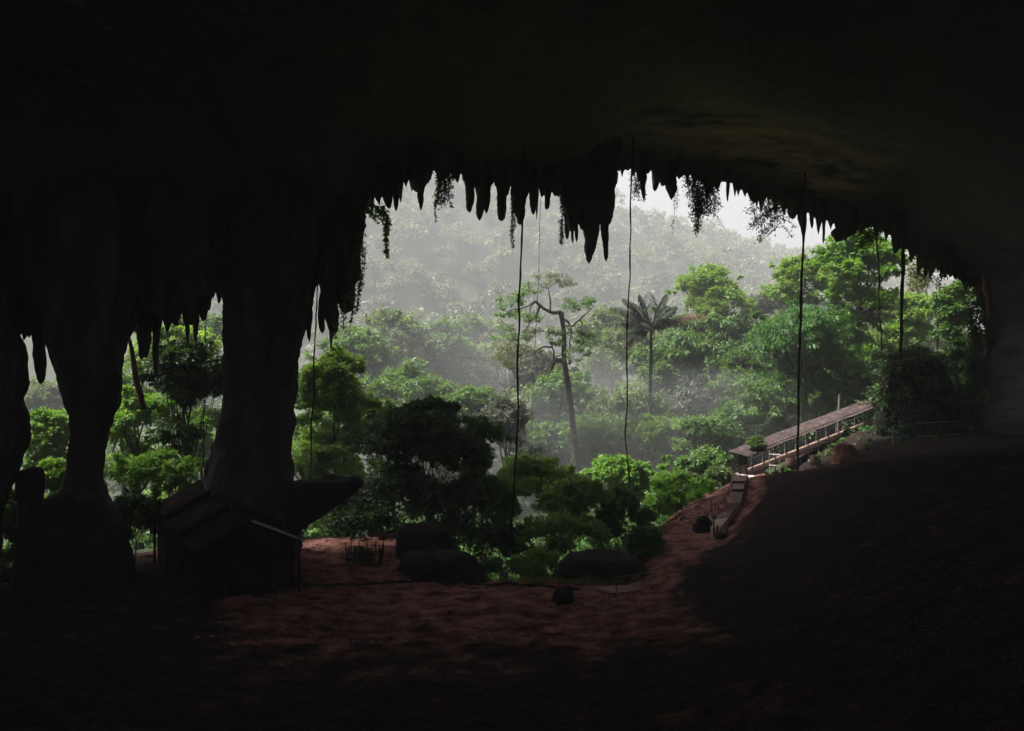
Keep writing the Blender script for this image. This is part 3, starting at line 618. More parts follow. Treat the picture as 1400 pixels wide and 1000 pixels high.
# --- more of the wall of trees
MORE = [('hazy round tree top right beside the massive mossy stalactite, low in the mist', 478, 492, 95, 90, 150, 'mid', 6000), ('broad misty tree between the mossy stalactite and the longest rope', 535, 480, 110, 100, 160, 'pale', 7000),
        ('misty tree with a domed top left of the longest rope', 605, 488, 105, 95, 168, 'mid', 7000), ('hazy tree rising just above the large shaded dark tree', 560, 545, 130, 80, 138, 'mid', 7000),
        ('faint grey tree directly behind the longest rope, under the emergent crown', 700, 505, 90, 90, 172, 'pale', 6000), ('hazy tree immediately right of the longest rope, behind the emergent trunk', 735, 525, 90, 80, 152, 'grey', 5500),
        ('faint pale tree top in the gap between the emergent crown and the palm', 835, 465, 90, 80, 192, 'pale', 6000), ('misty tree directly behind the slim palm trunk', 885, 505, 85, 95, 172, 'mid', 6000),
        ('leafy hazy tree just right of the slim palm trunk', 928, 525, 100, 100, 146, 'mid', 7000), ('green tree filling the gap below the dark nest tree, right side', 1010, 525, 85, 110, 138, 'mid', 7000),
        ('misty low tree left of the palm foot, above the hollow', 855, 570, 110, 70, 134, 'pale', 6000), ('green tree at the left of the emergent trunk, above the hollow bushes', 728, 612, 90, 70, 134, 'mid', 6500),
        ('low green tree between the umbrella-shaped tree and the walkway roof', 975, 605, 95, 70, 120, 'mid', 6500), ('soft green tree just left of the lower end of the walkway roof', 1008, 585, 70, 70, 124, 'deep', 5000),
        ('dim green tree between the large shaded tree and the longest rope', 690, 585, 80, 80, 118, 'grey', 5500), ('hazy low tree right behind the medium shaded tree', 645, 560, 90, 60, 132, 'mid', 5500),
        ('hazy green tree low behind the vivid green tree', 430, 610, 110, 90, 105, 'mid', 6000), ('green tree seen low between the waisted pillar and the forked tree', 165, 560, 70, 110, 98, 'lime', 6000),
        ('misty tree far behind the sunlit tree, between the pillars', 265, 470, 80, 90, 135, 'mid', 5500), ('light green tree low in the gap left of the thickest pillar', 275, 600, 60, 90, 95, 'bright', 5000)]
for lab, px, py, w, h, Y, mt, n in MORE:
    tree('broadleaf_tree', lab, px, py, w, h, Y, mt, n, 4.0, 16, .31, group=GT, skirt=9)
# --- left, between the pillars
tree('broadleaf_tree', 'dark forked tree with a dense crown between the hut and the thickest pillar', 245, 540, 120, 180, 76, 'dark', 10000, 5.5, 26, .26, group=GT, tr=.24, n_l=16, fork=.2, basex=247, droop=.5)
tree('broadleaf_tree', 'sunlit green tree behind the dark forked tree', 235, 500, 130, 130, 100, 'lime', 9000, 4.6, 24, .26, group=GT, skirt=9)
tree('broadleaf_tree', 'slim dark-trunked tree right of the waisted pillar', 188, 590, 90, 130, 80, 'bright', 7000, 5.0, 18, .26, group=GT, tr=.3, basex=193)
tree('broadleaf_tree', 'rounded green tree seen between the stump rock and the waisted pillar', 68, 600, 66, 90, 80, 'bright', 6000, 5.0, 16, .32, group=GT, tr=.14, skirt=9)
tree('broadleaf_tree', 'pale misty tree high in the gap between the two leftmost pillars', 60, 560, 90, 70, 150, 'pale', 6000, 4.0, 14, .32, group=GT)
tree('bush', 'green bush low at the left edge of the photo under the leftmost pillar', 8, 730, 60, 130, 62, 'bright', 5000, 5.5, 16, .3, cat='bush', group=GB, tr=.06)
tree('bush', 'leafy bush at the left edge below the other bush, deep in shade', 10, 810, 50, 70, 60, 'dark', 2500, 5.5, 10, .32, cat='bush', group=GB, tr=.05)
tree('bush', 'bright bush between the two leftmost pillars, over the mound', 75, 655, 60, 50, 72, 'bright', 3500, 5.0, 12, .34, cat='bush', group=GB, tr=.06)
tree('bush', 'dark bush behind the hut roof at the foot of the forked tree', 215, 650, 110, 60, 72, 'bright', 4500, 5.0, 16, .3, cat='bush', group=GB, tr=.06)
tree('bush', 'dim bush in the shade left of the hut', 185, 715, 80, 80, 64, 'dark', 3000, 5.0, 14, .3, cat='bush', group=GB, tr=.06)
# --- hollow
BU = [('largest sunlit bush in the hollow, right of the longest rope', 735, 665, 110, 80, 88, 'lime', 8000), ('vivid green bush at the foot of the emergent tree', 790, 690, 90, 70, 82, 'lime', 6500),
      ('bright bush above the big oval boulder', 770, 735, 110, 50, 74, 'lime', 6500), ('lime fringed bush left of the big oval boulder', 735, 775, 70, 40, 69, 'lime', 4000),
      ('dim bush below the end of the longest rope', 690, 745, 70, 60, 74, 'dark', 4000), ('green bush left of the longest rope, low in the hollow', 680, 690, 60, 70, 84, 'bright', 4500),
      ('misty bush right of the emergent trunk, behind the vivid bush', 850, 655, 90, 60, 104, 'bright', 6000), ('deep green bush at the lower edge of the red slope', 925, 680, 100, 60, 95, 'bright', 6500),
      ('dark green bush between the vivid bush and the red slope', 855, 705, 70, 70, 84, 'deep', 5000), ('small bush right beside the big oval boulder', 880, 745, 50, 45, 74, 'deep', 2600),
      ('hazy hedge-like bush left of the covered walkway entrance', 960, 640, 80, 40, 106, 'mid', 5000), ('small pale leaved bush beside the top of the stairs', 985, 652, 34, 24, 99, 'pale', 1500),
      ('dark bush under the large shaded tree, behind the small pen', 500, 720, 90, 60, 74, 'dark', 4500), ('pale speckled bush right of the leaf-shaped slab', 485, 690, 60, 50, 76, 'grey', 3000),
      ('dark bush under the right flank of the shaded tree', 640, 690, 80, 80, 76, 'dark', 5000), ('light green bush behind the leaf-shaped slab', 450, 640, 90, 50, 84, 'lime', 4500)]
for lab, px, py, w, h, Y, mt, n in BU:
    tree('bush', lab, px, py, w, h, Y, mt, n, 4.6, 14, .3, cat='bush', group=GB, tr=.05, n_l=6, fork=.3, droop=.45)

# --- emergent tree with bare twisting limbs
Y = 125
o = root('emergent_tree', P(794, 700, Y), 'tall emergent tree with bare twisting limbs and thin sprays of leaves, centre of view', 'tree', GT)
g = G()
q = lambda pts, dd=0: [P(a, b, Y + dd) for a, b in pts]
g.tube(smooth_path(q([(795, 740), (792, 690), (790, 640), (784, 590), (779, 545), (774, 510), (771, 490), (771, 460), (768, 435), (764, 425)]), 40), [.6, .5, .46, .42, .38, .36], 9)
for pts, r in [([(764, 427), (755, 428), (747, 424), (738, 418), (732, 412)], [.34, .2]), ([(752, 427), (752, 410), (750, 394)], [.16, .08]), ([(750, 394), (742, 393), (737, 388)], [.09, .05]), ([(750, 394), (762, 384), (772, 378)], [.06, .02]),
               ([(732, 413), (726, 420), (724, 432)], [.17, .06]), ([(738, 419), (734, 430), (725, 440), (718, 456)], [.22, .07]), ([(732, 412), (718, 420), (700, 424), (690, 432)], [.14, .04]),
               ([(770, 426), (770, 436), (776, 440), (781, 448), (790, 440), (797, 432), (806, 425), (812, 418)], [.2, .15, .05]), ([(793, 437), (796, 445), (788, 450)], [.12, .04]), ([(781, 448), (779, 470), (778, 490)], [.1, .05]),
               ([(772, 493), (763, 492), (757, 496), (753, 508)], [.36, .3, .18]), ([(758, 494), (756, 480), (753, 466)], [.18, .07]), ([(754, 475), (740, 476), (728, 486), (712, 490)], [.15, .04]), ([(776, 488), (780, 497), (775, 498)], [.2, .1]), ([(766, 560), (770, 530), (772, 520)], [.06, .05])]:
    g.tube(pipe_noise(smooth_path(q(pts, random.uniform(-1, 1)), 14), .2, .6), r, 6)
g.build('trunk', M['bark'], o)
def spray(cs, n, ll, mat, Y, o, name='crown', flat=.4):
    cush = [(P(a, b, Y + random.uniform(-2.5, 2.5)), S(r * 1.45, Y)) for a, b, r in cs]
    v, f = crown_leaves(cush, n, S(ll, Y), .3, flat, .45, .4); link_mesh(name, v, f, M[mat], o, smooth=False)
spray([(725, 390, 14), (716, 402, 14), (700, 412, 15), (688, 420, 12), (682, 432, 9), (708, 430, 15), (725, 436, 14), (700, 450, 14), (715, 462, 14), (690, 462, 12), (785, 415, 13), (800, 413, 10), (775, 424, 11), (790, 420, 12), (812, 412, 6), (760, 456, 14), (762, 470, 10), (795, 468, 16), (787, 482, 13), (780, 492, 10), (735, 400, 8), (802, 458, 10), (783, 455, 9)], 8000, 3.0, 'mid', Y, o)
spray([(738, 380, 10), (765, 385, 14), (775, 390, 10), (756, 378, 9), (690, 478, 16), (705, 485, 18), (685, 490, 14), (728, 455, 12), (720, 480, 14), (700, 500, 14)], 5000, 2.2, 'olive', Y, o, 'sparse_foliage')

# --- palms
def palm(label, px, py, Y, trunk_pts, fr, mat, r0, ln, trunkmat='bark', leaf=.9):
    base = P(*trunk_pts[0], Y); o = root('palm_tree', base, label, 'palm tree', GT)
    tp = smooth_path([P(a, b, Y) for a, b in trunk_pts], 24)
    G().tube(tp, [r0 * 1.3, r0, r0 * .9, r0 * .8], 8).build('trunk', M[trunkmat], o)
    c = P(px, py, Y)
    for ang, el, l, dead in fr:
        a = math.radians(ang); e = math.radians(el); l = l * ln
        d = np.array([math.cos(a) * math.cos(e), math.sin(a) * math.cos(e), math.sin(e)])
        t = np.linspace(0, 1, 36)
        sag = l * .34 * t ** 2.4
        pts = c + d * (t * l)[:, None] - np.array([0, 0, 1]) * sag[:, None]
        g = G(); g.tube(pts, [.07, .04, .015], 5)
        side = np.array([-math.sin(a), math.cos(a), 0])
        tt = np.repeat(np.linspace(.12, 1, 64), 2); sg = np.tile([1, -1], 64)
        pb = np.stack([np.interp(tt, t, pts[:, k]) for k in range(3)], 1)
        tan = d - np.array([0, 0, 1]) * .7 * (tt ** 1.2)[:, None]
        ax = side * sg[:, None] * .8 + tan * .4 - np.array([0, 0, .75]) + rdir(128) * .1
        L = leaf * (np.sin(np.clip(tt, .05, .97) * math.pi) ** .5 * .8 + .3)
        v, f = leaf_quads(pb, ax, np.tile([0, 0, 1.], (128, 1)) + rdir(128) * .3, L, L * .085)
        g.add(v, f.tolist())
        g.build('frond', M['deadleaf'] if dead else M[mat], o, smooth=False)
    return o
palm('slim palm with arching feathery dark fronds, right of the emergent tree', 890, 452, 128, [(887, 620), (888, 560), (890, 500), (890, 452)],
     [(182, 78, .95, 0), (176, 62, 1, 0), (190, 46, 1, 0), (168, 28, .95, 0), (200, 8, .6, 0), (8, 74, 1, 0), (-6, 58, .8, 0), (14, 40, .6, 0), (-4, 34, 1.1, 1), (95, 82, 1, 0), (265, 66, .8, 0), (215, 60, .85, 0), (150, 50, .85, 0), (30, 62, .8, 0), (330, 55, .7, 0), (120, 40, .7, 0), (240, 30, .6, 0), (186, -12, .5, 1)], 'frond', .3, 9.6, leaf=1.9)
palm('stout grey palm with drooping dead fronds, behind the upper walkway roof', 1172, 428, 130, [(1166, 540), (1170, 490), (1172, 430)],
     [(180, 35, 1, 0), (150, 50, .9, 0), (200, 10, .8, 1), (90, 70, .8, 0), (30, 40, .9, 0), (0, 15, .8, 1), (-30, 30, .8, 0), (240, 30, .8, 0), (280, 45, .8, 0), (170, -20, .6, 1), (350, -20, .6, 1), (300, 0, .6, 1)], 'frond', .34, 7.6, leaf=1.7)

def trunk_only(name, label, pts, Y, r, mat, cat='tree trunk'):
    p = pipe_noise(smooth_path([P(a, b, Y) for a, b in pts], 26), .12, .3)
    return tag(G().tube(p, r, 8).build(name, M[mat]), label, cat, None)
trunk_only('dead_trunk', 'dead reddish leaning trunk beside the waisted pillar', [(196, 560), (187, 520), (180, 480), (174, 452)], 72, [.3, .26, .2, .1], 'redbark')
trunk_only('bare_trunk', 'pale straight leafless trunk near the right rock wall', [(1279, 520), (1281, 470), (1283, 415), (1284, 385)], 122, [.3, .26, .2, .12], 'palebark')
trunk_only('bare_trunk', 'thin pale trunk just behind the covered walkway roof', [(1146, 592), (1147, 565), (1148, 540)], 118, [.25, .22, .18], 'palebark')
trunk_only('slender_trunk', 'slender dark trunk right of the thick rope, rising behind the walkway', [(1103, 600), (1102, 540), (1101, 480), (1100, 430)], 123, [.24, .2, .16, .1], 'bark')

# --- ivy-covered mound at the top of the slope
Y = 106
o = root('ivy_mound', P(1250, 620, Y), 'dark round rock smothered in ivy above the end of the covered walkway', 'ivy-covered rock')
v, f = loft([(482, 1235, 1260), (486, 1222, 1275), (500, 1210, 1290), (525, 1205, 1298), (560, 1205, 1302), (600, 1200, 1306), (640, 1196, 1312)], Y, depth=.8, amp=.9, flute=.4, seed=31)
link_mesh('rock', v, f, M['boulder'], o)
idx = rng.choice(len(v), 6000); cm_ = [(v[i_] * 1.0, S(R_, Y)) for i_, R_ in zip(rng.choice(len(v), 60), rng.uniform(6, 15, 60))]
v2, f2 = crown_leaves(cm_, 9000, S(4.2, Y), .7, .9, .4, .1); link_mesh('ivy', v2, f2, M['dark'], o, smooth=False)
nn = v[idx] - np.array([S(550, Y), Y, H - S(60, Y)]); nn /= np.linalg.norm(nn, axis=1, keepdims=True)
pv, pf = leaf_quads(v[idx] + rdir(6000) * .3, nn * .3 + rdir(6000) * .5 - np.array([0, 0, .6]), nn, S(4.5, Y) * (.6 + .7 * rng.random(6000)), S(2.6, Y) * (.6 + .7 * rng.random(6000)))
link_mesh('ivy', pv, pf, M['dark'], o, smooth=False)
tree('ivy_column', 'ivy-draped column leaning on the left of the ivy-covered rock', 1203, 515, 46, 90, 120, 'dark', 4500, 4.4, 14, .4, cat='climbing plant', tr=.2, basex=1200)

# --- creepers hanging from the rim
def creeper(label, px, topy, Y, strands, mat, ll, stem=.03, dens=9, spread=.25):
    o = root('hanging_creeper', P(px, topy, Y), label, 'creeper', 'creepers hanging from the cave rim')
    g = G(); LV, LF, n0 = [], [], 0
    for (x0, y0, x1, y1, wd) in strands:
        p = pipe_noise(smooth_path([P(x0, y0, Y), P((x0 + x1) / 2 + random.uniform(-2, 2), (y0 + y1) / 2, Y), P(x1, y1, Y)], 14), .15, .6)
        g.tube(p, [stem, stem * .5], 5)
        n = max(8, int((abs(y1 - y0) + abs(x1 - x0)) * dens / 6)); t = rng.random(n)
        b = np.stack([np.interp(t, np.linspace(0, 1, 14), p[:, k]) for k in range(3)], 1) + rdir(n) * (S(wd, Y) * rng.random(n) ** .5)[:, None]
        v, f = leaf_quads(b, rdir(n) * .7 - np.array([0, 0, .5]), rdir(n) + np.array([0, -.5, .5]), S(ll, Y) * (.6 + .8 * rng.random(n)), S(ll * .55, Y) * (.6 + .8 * rng.random(n)))
        LV.append(v); LF.append(f + n0); n0 += len(v)
    g.build('stem', M['rope'], o); link_mesh('leaves', np.concatenate(LV), np.concatenate(LF), M[mat], o, smooth=False)
    return o
R = random.Random(5)
creeper('dark creeper curtain down the edge of the right rock wall', 1338, 400, 101.5, [(R.uniform(1328, 1346), R.uniform(385, 520), R.uniform(1322, 1344), R.uniform(430, 590), 6) for _ in range(26)], 'dark', 4, dens=9)
p_ = pipe_noise(smooth_path([P(1346, 375, 100), P(1351, 410, 99.5), P(1353, 440, 99)], 20), .3, .5)
tag(G().tube(p_, [.2, .45, .3, .06], 8).build('hanging_root', M['redbark']), 'reddish root hanging down the face of the right rock wall', 'root')
creeper('black leafy creeper hanging between two short stalactites, left part of the rim', 605, 240, 87, [(R.uniform(595, 622), 230, R.uniform(592, 618), R.uniform(255, 285), 4) for _ in range(14)] + [(600, 260, 596, 302, 2)], 'dark', 4)
creeper('large lacy spray of dark leaves against the white sky, middle of the rim', 955, 245, 101, [(R.uniform(935, 978), 240, R.uniform(938, 985), R.uniform(268, 305), 7) for _ in range(22)] + [(R.uniform(948, 965), 260, R.uniform(950, 962), R.uniform(305, 322), 5) for _ in range(5)], 'dark', 3.6, dens=11)
creeper('wispy hanging plant with drooping twigs, right of the large lacy spray', 1048, 268, 104, [(R.uniform(1020, 1085), R.uniform(262, 285), R.uniform(1015, 1090), R.uniform(285, 330), 5) for _ in range(26)], 'olive', 3.2, dens=6)
creeper('leafy sprig sprouting at the left end of the rim, lit yellow green', 505, 275, 79, [(484, 278, 520, 300, 6), (488, 275, 530, 292, 6), (500, 272, 532, 300, 6), (485, 285, 505, 290, 5), (525, 280, 524, 295, 5), (531, 296, 530, 345, 2), (528, 300, 529, 350, 1.5)], 'bright', 5.5, dens=16)
creeper('long green moss curtain hanging on the massive mossy stalactite', 482, 340, 69.2, [(492, 318, 497, 350, 5), (496, 330, 492, 395, 6), (488, 340, 484, 400, 6), (484, 330, 476, 410, 5), (492, 370, 486, 430, 3), (485, 400, 480, 440, 2.5), (474, 380, 470, 450, 5), (462, 420, 456, 465, 5), (498, 316, 500, 322, 4)], 'olive', 3.4, dens=22)
creeper('mossy black strand hanging left of the plump pointed stalactite', 700, 285, 91, [(700, 270, 700, 338, 2.2), (701, 285, 701, 325, 2.5)], 'dark', 3, dens=22)
creeper('mossy strand draped beside the wide ragged stalactite block', 767, 290, 93.5, [(766, 265, 768, 334, 2.6), (766, 300, 768, 332, 3)], 'dark', 3, dens=24)
creeper('leaf tufts fringing the white sky beside the thin rope', 872, 240, 99, [(R.uniform(862, 885), 235, R.uniform(864, 882), R.uniform(250, 275), 4) for _ in range(9)], 'dark', 3, dens=8)
creeper('dark leafy tangle hanging left of the bright green tree at the rim', 1185, 315, 106.5, [(R.uniform(1165, 1210), R.uniform(305, 318), R.uniform(1165, 1212), R.uniform(325, 352), 5) for _ in range(16)], 'deep', 3.6, dens=8)
creeper('fine creeper fringe along the sloping right end of the rim', 1285, 360, 104.5, [(R.uniform(1240, 1325), R.uniform(345, 375), R.uniform(1240, 1325), R.uniform(360, 395), 4) for _ in range(14)], 'olive', 3, dens=7)
creeper('single thin trailing creeper left of the lacy spray, against the hill', 922, 262, 100.5, [(922, 262, 920, 322, 2.2), (926, 255, 924, 290, 3)], 'dark', 2.8, dens=5)

# --- ropes and poles
def rope(label, pts, Y, w, name='hanging_rope', wob=.25, mat='rope'):
    p = pipe_noise(smooth_path([P(a, b, Y) for a, b in pts], 40), wob, .35)
    r = S(w, Y) / 2 * (1 + .3 * vnoise(p * 1.3))
    tag(link_mesh(name, *tube(p, r, 7), M[mat]), label, 'rope', 'ropes and climbing poles hanging from the roof')
rope('long black rope hanging from the plump stalactite down into the hollow', [(718, 200), (714, 310), (709, 470), (706, 600), (699, 742)], 73, 2.6)
rope('black rope crossing the patch of white sky, left of the palm', [(865, 190), (862, 310), (857, 480), (856, 600), (860, 650), (863, 692)], 84, 2.0)
rope('thick black rope hanging in front of the covered walkway', [(1101, 235), (1098, 330), (1093, 480), (1091, 600), (1090, 656)], 96, 3.4, wob=.12)
rope('thin pole hanging in front of the bright green rim tree', [(1196, 290), (1202, 380), (1205, 480)], 104, 2.0, mat='bark')
rope('thickest dark pole, ending at the ivy-covered rock', [(1236, 290), (1234, 380), (1231, 490)], 103, 4.6, wob=.08)
rope('dark rope hanging just right of the thickest pillar', [(434, 390), (431, 470), (426, 600), (423, 665)], 71, 2.0)
rope('fine dark line hanging in front of the dark forked tree', [(282, 400), (280, 520), (276, 665)], 70, 1.2)
rope('hair-thin wire running down past the emergent crown', [(739, 270), (736, 380), (731, 480), (727, 590)], 110, .8, wob=.1)

# ------------------------------------------------------------------ hut
def hut():
    o = root('wooden_hut', (-21.8, 60.5, 0.2), 'old hut with stepped rusty tin roofs standing at the foot of the thickest pillar', 'hut')
    f0 = np.array([-18.4, 56.0, 0]); b0 = np.array([-26.4, 67.0, 0])
    u = (b0 - f0); Lr = np.linalg.norm(u); u /= Lr; v = np.array([u[1], -u[0], 0]); Z = np.array([0, 0, 1.])
    at = lambda a, b, z: f0 + u * a + v * b + Z * z
    secs = [(0.0, 4.6, 5.7), (4.3, 9.2, 6.25), (8.9, 13.6, 6.8)]
    for i, (a0, a1, zr) in enumerate(secs):
        for sgn, w in ((-1, 3.75), (1, 3.9)):
            n = 40; vv = []; ff = []
            for k in range(n + 1):
                a = a0 + (a1 - a0) * k / n; c = .035 * math.sin(k * 1.9)
                for t in np.linspace(0, 1, 6):
                    sagz = .05 * math.sin(t * 9 + k * .3)
                    for dz in (0, -.05):
                        vv.append(at(a, sgn * (t * w + .02), zr - t * w * .48 + c + dz + sagz * .4))
            m = 12
            for k in range(n):
                for t in range(5):
                    p0 = k * m + t * 2; p1 = p0 + m
                    ff.append((p0, p0 + 2, p1 + 2, p1)); ff.append((p0 + 1, p1 + 1, p1 + 3, p0 + 3))
                ff.append((k * m, k * m + m, k * m + m + 1, k * m + 1)); ff.append((k * m + 10, k * m + 11, k * m + m + 11, k * m + m + 10))
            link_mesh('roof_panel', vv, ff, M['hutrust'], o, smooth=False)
        g = G(); g.beam(at(a0 - .02, 0, zr + .07), at(a1, 0, zr + .07), .3, .05); g.build('ridge_cap', M['hutrust'], o)
        for sgn in (-1, 1):
            w_ = 3.75 if sgn < 0 else 3.9
            hb = .16 if i == 0 else .8
            G().beam(at(a0 - .05, sgn * .1, zr - .04 - hb / 2), at(a0 - .05, sgn * w_, zr - .04 - hb / 2 - w_ * .48), .05, hb).build('barge_board', M['palerail'] if i == 0 and sgn > 0 else M['hutwood'], o)  # front right board coloured pale to imitate light on that edge
    zt = lambda b, zr: zr - abs(b) * .48 - .1
    # plank walls
    for nm, b in (('wall', -3.2), ('wall', 3.2)):
        g = G()
        for k in range(26):
            a = .5 + k * .5; zr = 5.7 if a < 4.4 else 6.25 if a < 9 else 6.8
            top = zt(b, zr) - .1; g.box(at(a, b, (top + .2) / 2), (.47, .06, top - .2), (u, v, Z))
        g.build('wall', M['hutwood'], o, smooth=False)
    g = G()
    for k in range(12):
        b = -2.95 + k * .53; top = zt(b, 5.7) - .12
        if 3 <= k <= 5: lo = 2.4
        else: lo = .2
        g.box(at(.5, b, (top + lo) / 2), (.5, .06, top - lo), (v, u, Z))
    g.build('front_wall', M['hutwood'], o, smooth=False)
    G().box(at(.56, -.83, 1.25), (1.5, .05, 2.1), (v, u, Z)).build('door', M['hutwood'], o)
    for a, b in ((-.1, -3.4), (-.1, 3.5), (4.4, -3.5), (9, -3.5), (13.2, -3.5), (13.2, 3.5)):
        zr = 5.7 if a < 4 else 6.25 if a < 8 else 6.8
        G().beam(at(a, b, -.3), at(a, b, zt(b, zr)), .16, .16).build('post', M['hutwood'], o)
    G().box(at(13.5, -3.3, 3.75), (1.0, .06, 1.9), (v, u, Z)).build('end_panel', M['postmetal'], o)
    g = G()
    for b in np.linspace(0.6, 3.4, 9): g.beam(at(-.5, b, .1), at(-.5, b, 1.3), .05, .05)
    g.beam(at(-.5, .5, 1.25), at(-.5, 3.5, 1.25), .06, .06); g.beam(at(-.5, .5, .6), at(-.5, 3.5, .6), .05, .05)
    g.build('railing', M['hutwood'], o)
hut()
# small railing right of the hut
g = G(); 
for k in range(4):
    p = P(388 + k * 3.2, 800, 57.5); g.beam([p[0], p[1] + k * .4, gz(p[0], 57.5) - .1], [p[0], p[1] + k * .4, 1.25], .06, .06)
g.beam(P(387, 780, 57.5), P(399, 780, 58.7), .06, .06)
tag(g.build('short_railing', M['darkwood']), 'short wooden railing at the right corner of the hut', 'railing')

# small pen
o = root('small_pen', P(497, 775, 65), 'small fenced pen of thin posts on the red floor left of the low black boulder', 'fence')
cs = [(-13.4, 64.2), (-10.7, 64.2), (-10.7, 66.4), (-13.4, 66.4)]
for i in range(4):
    a, b = np.array(cs[i]), np.array(cs[(i + 1) % 4])
    for k in range(4):
        c = a + (b - a) * k / 4; zb = gz(*c)
        G().beam([c[0], c[1], zb - .2], [c[0], c[1], zb + 1.25 + .5 * (k == 0)], .07, .07).build('post', M['darkwood'], o)
    g = G()
    for z in (.45, .95): g.beam([*a, gz(*a) + z], [*b, gz(*b) + z], .04, .07)
    g.build('rail', M['darkwood'], o)
tree('sapling', 'dark low shrub growing inside the small fenced pen', 492, 764, 34, 20, 65.2, 'dark', 700, 4.5, 7, .4, cat='shrub', tr=.04)

# earth step across the floor, coloured near-black for its shadow line
pts = []
for px in np.linspace(385, 790, 90):
    p = P(px, 798 - 3 * math.sin((px - 385) / 400 * 3.1) + 4 * max(0, (px - 690) / 100), 60); pts.append([p[0], 60 + .8 * math.sin(px * .013), gz(p[0], 60 + .8 * math.sin(px * .013)) + .02])
pts = np.array(pts); vv, ff = tube(pipe_noise(pts, .15, .8), .16, 8); vv[:, 1] = 60 + (vv[:, 1] - 60) * 1.0
structure(link_mesh('kerb', vv, ff, M['boulder']))

# ------------------------------------------------------------------ lower boardwalk
o = root('boardwalk', P(872, 802, 60), 'short plank boardwalk with one handrail in front of the big oval boulder', 'boardwalk')
A = np.array([P(828, 808, 58), P(868, 803, 60), P(912, 788, 64), P(930, 778, 66)])
pa = smooth_path(A, 34)
g = G()
for k in range(34):
    d = pa[min(k + 1, 33)] - pa[max(k - 1, 0)]; d[2] *= 1; d /= np.linalg.norm(d)
    sd = np.cross(d, [0, 0, 1]); sd /= np.linalg.norm(sd)
    g.box(pa[k] + rdir(1)[0] * .012, (1.5, .2, .06), (sd, d, np.cross(sd, d)))
g.build('deck', M['plank'], o, smooth=False)
g = G()
for s_ in (-.6, .6): g.tube(pa + np.array([0, s_, -.12]), .07, 6)
g.build('beam', M['darkwood'], o)
for k in (3, 20, 31):
    p = pa[k] + np.array([.1, -.7, 0]); G().beam(p - [0, 0, .4], p + [0, 0, 1.15], .08, .08).build('post', M['rail'], o)
G().tube(pa[2:33] + np.array([.1, -.7, 1.15]), .05, 6).build('handrail', M['rail'], o)

# ------------------------------------------------------------------ stairs up to the covered walkway
o = root('ramp_stairs', P(985, 738, 82), 'concrete ramp stairs with an iron handrail climbing the red slope to the covered walkway', 'stairs')
def on_ground(px, py, y0=74, y1=108, lift=.9):
    ys_ = np.arange(y0, y1, .1); g_ = ground_np((px - 700) / FPX * ys_, ys_)
    hit = np.nonzero(500 + (H - g_ - lift) / ys_ * FPX <= py)[0]
    return ys_[hit[0]] if len(hit) else y1
LE = [(985, 741, 80.5), (978, 731, 81.5), (971, 722, 82.5), (978, 711, 85), (984, 702, 87), (994, 688, 90), (1000, 671, 94), (1001, 660, 96.5), (1003, 650, 98.5)]
RE = [(997, 738, 80.5), (996, 730, 81.5), (986, 720, 83), (995, 709, 85), (1003, 698, 87), (1012, 688, 90), (1016, 671, 94), (1018, 660, 96.5), (1023, 650, 98.5)]
for T_, U_ in zip(range(len(LE)), range(len(LE))):
    ym = on_ground((LE[T_][0] + RE[T_][0]) / 2, (LE[T_][1] + RE[T_][1]) / 2)
    LE[T_] = (*LE[T_][:2], ym); RE[T_] = (*RE[T_][:2], ym)
def stair_y(py): return float(np.interp(py, [q_[1] for q_ in LE][::-1], [q_[2] for q_ in LE][::-1]))
for i in range(len(LE) - 1):
    a, b, c, d = P(*LE[i]), P(*RE[i]), P(*RE[i + 1]), P(*LE[i + 1])
    dz = np.array([0, 0, -1.2])
    vv = [a, b, c, d, a + dz, b + dz, c + dz, d + dz]
    if i in (0, 6, 7): vv = [x + np.array([0, 0, .0]) for x in vv]
    link_mesh('ramp_section', vv, [(0, 1, 2, 3), (7, 6, 5, 4), (0, 4, 5, 1), (1, 5, 6, 2), (2, 6, 7, 3), (3, 7, 4, 0)], M['concrete'], o, smooth=False)
for i in (1, 6, 7):
    G().beam(P(*LE[i]) + [0, -.06, .04], P(*RE[i]) + [0, -.06, .04], .12, .3).build('step_edge', M['rail'], o)
rl = [P(a_, b_, stair_y(b_ + 11)) for a_, b_ in [(976, 716), (970, 706), (982, 690), (994, 672), (1000, 660), (1002, 646), (1010, 640), (1021, 636)]]
G().tube(np.array(rl), .06, 6).build('handrail', M['palerail'], o)
for i, x in enumerate([(976, 716, 82, 1.3), (971, 707, 83.2, 1.0), (982, 690, 87, 1.1), (991, 677, 90, 1.1), (997, 667, 93, 1.1), (1001, 655, 96.5, 1.2), (1021, 636, 101, 1.1), (1012, 640, 99.5, 1.0)]):
    t = P(x[0], x[1], stair_y(x[1] + 11)); G().beam(t - [0, 0, x[3]], t, .11, .11).build('post', M['rail'], o)
for x in [(976, 735, 81, 1.5), (981, 739, 80.6, 1.4), (986, 741, 80.2, 1.2), (972, 702, 84.5, 1.6)]:
    t = P(x[0], x[1], stair_y(x[1])); G().beam(t, t + [0, 0, x[3]], .12, .12).build('post', M['rail'], o)

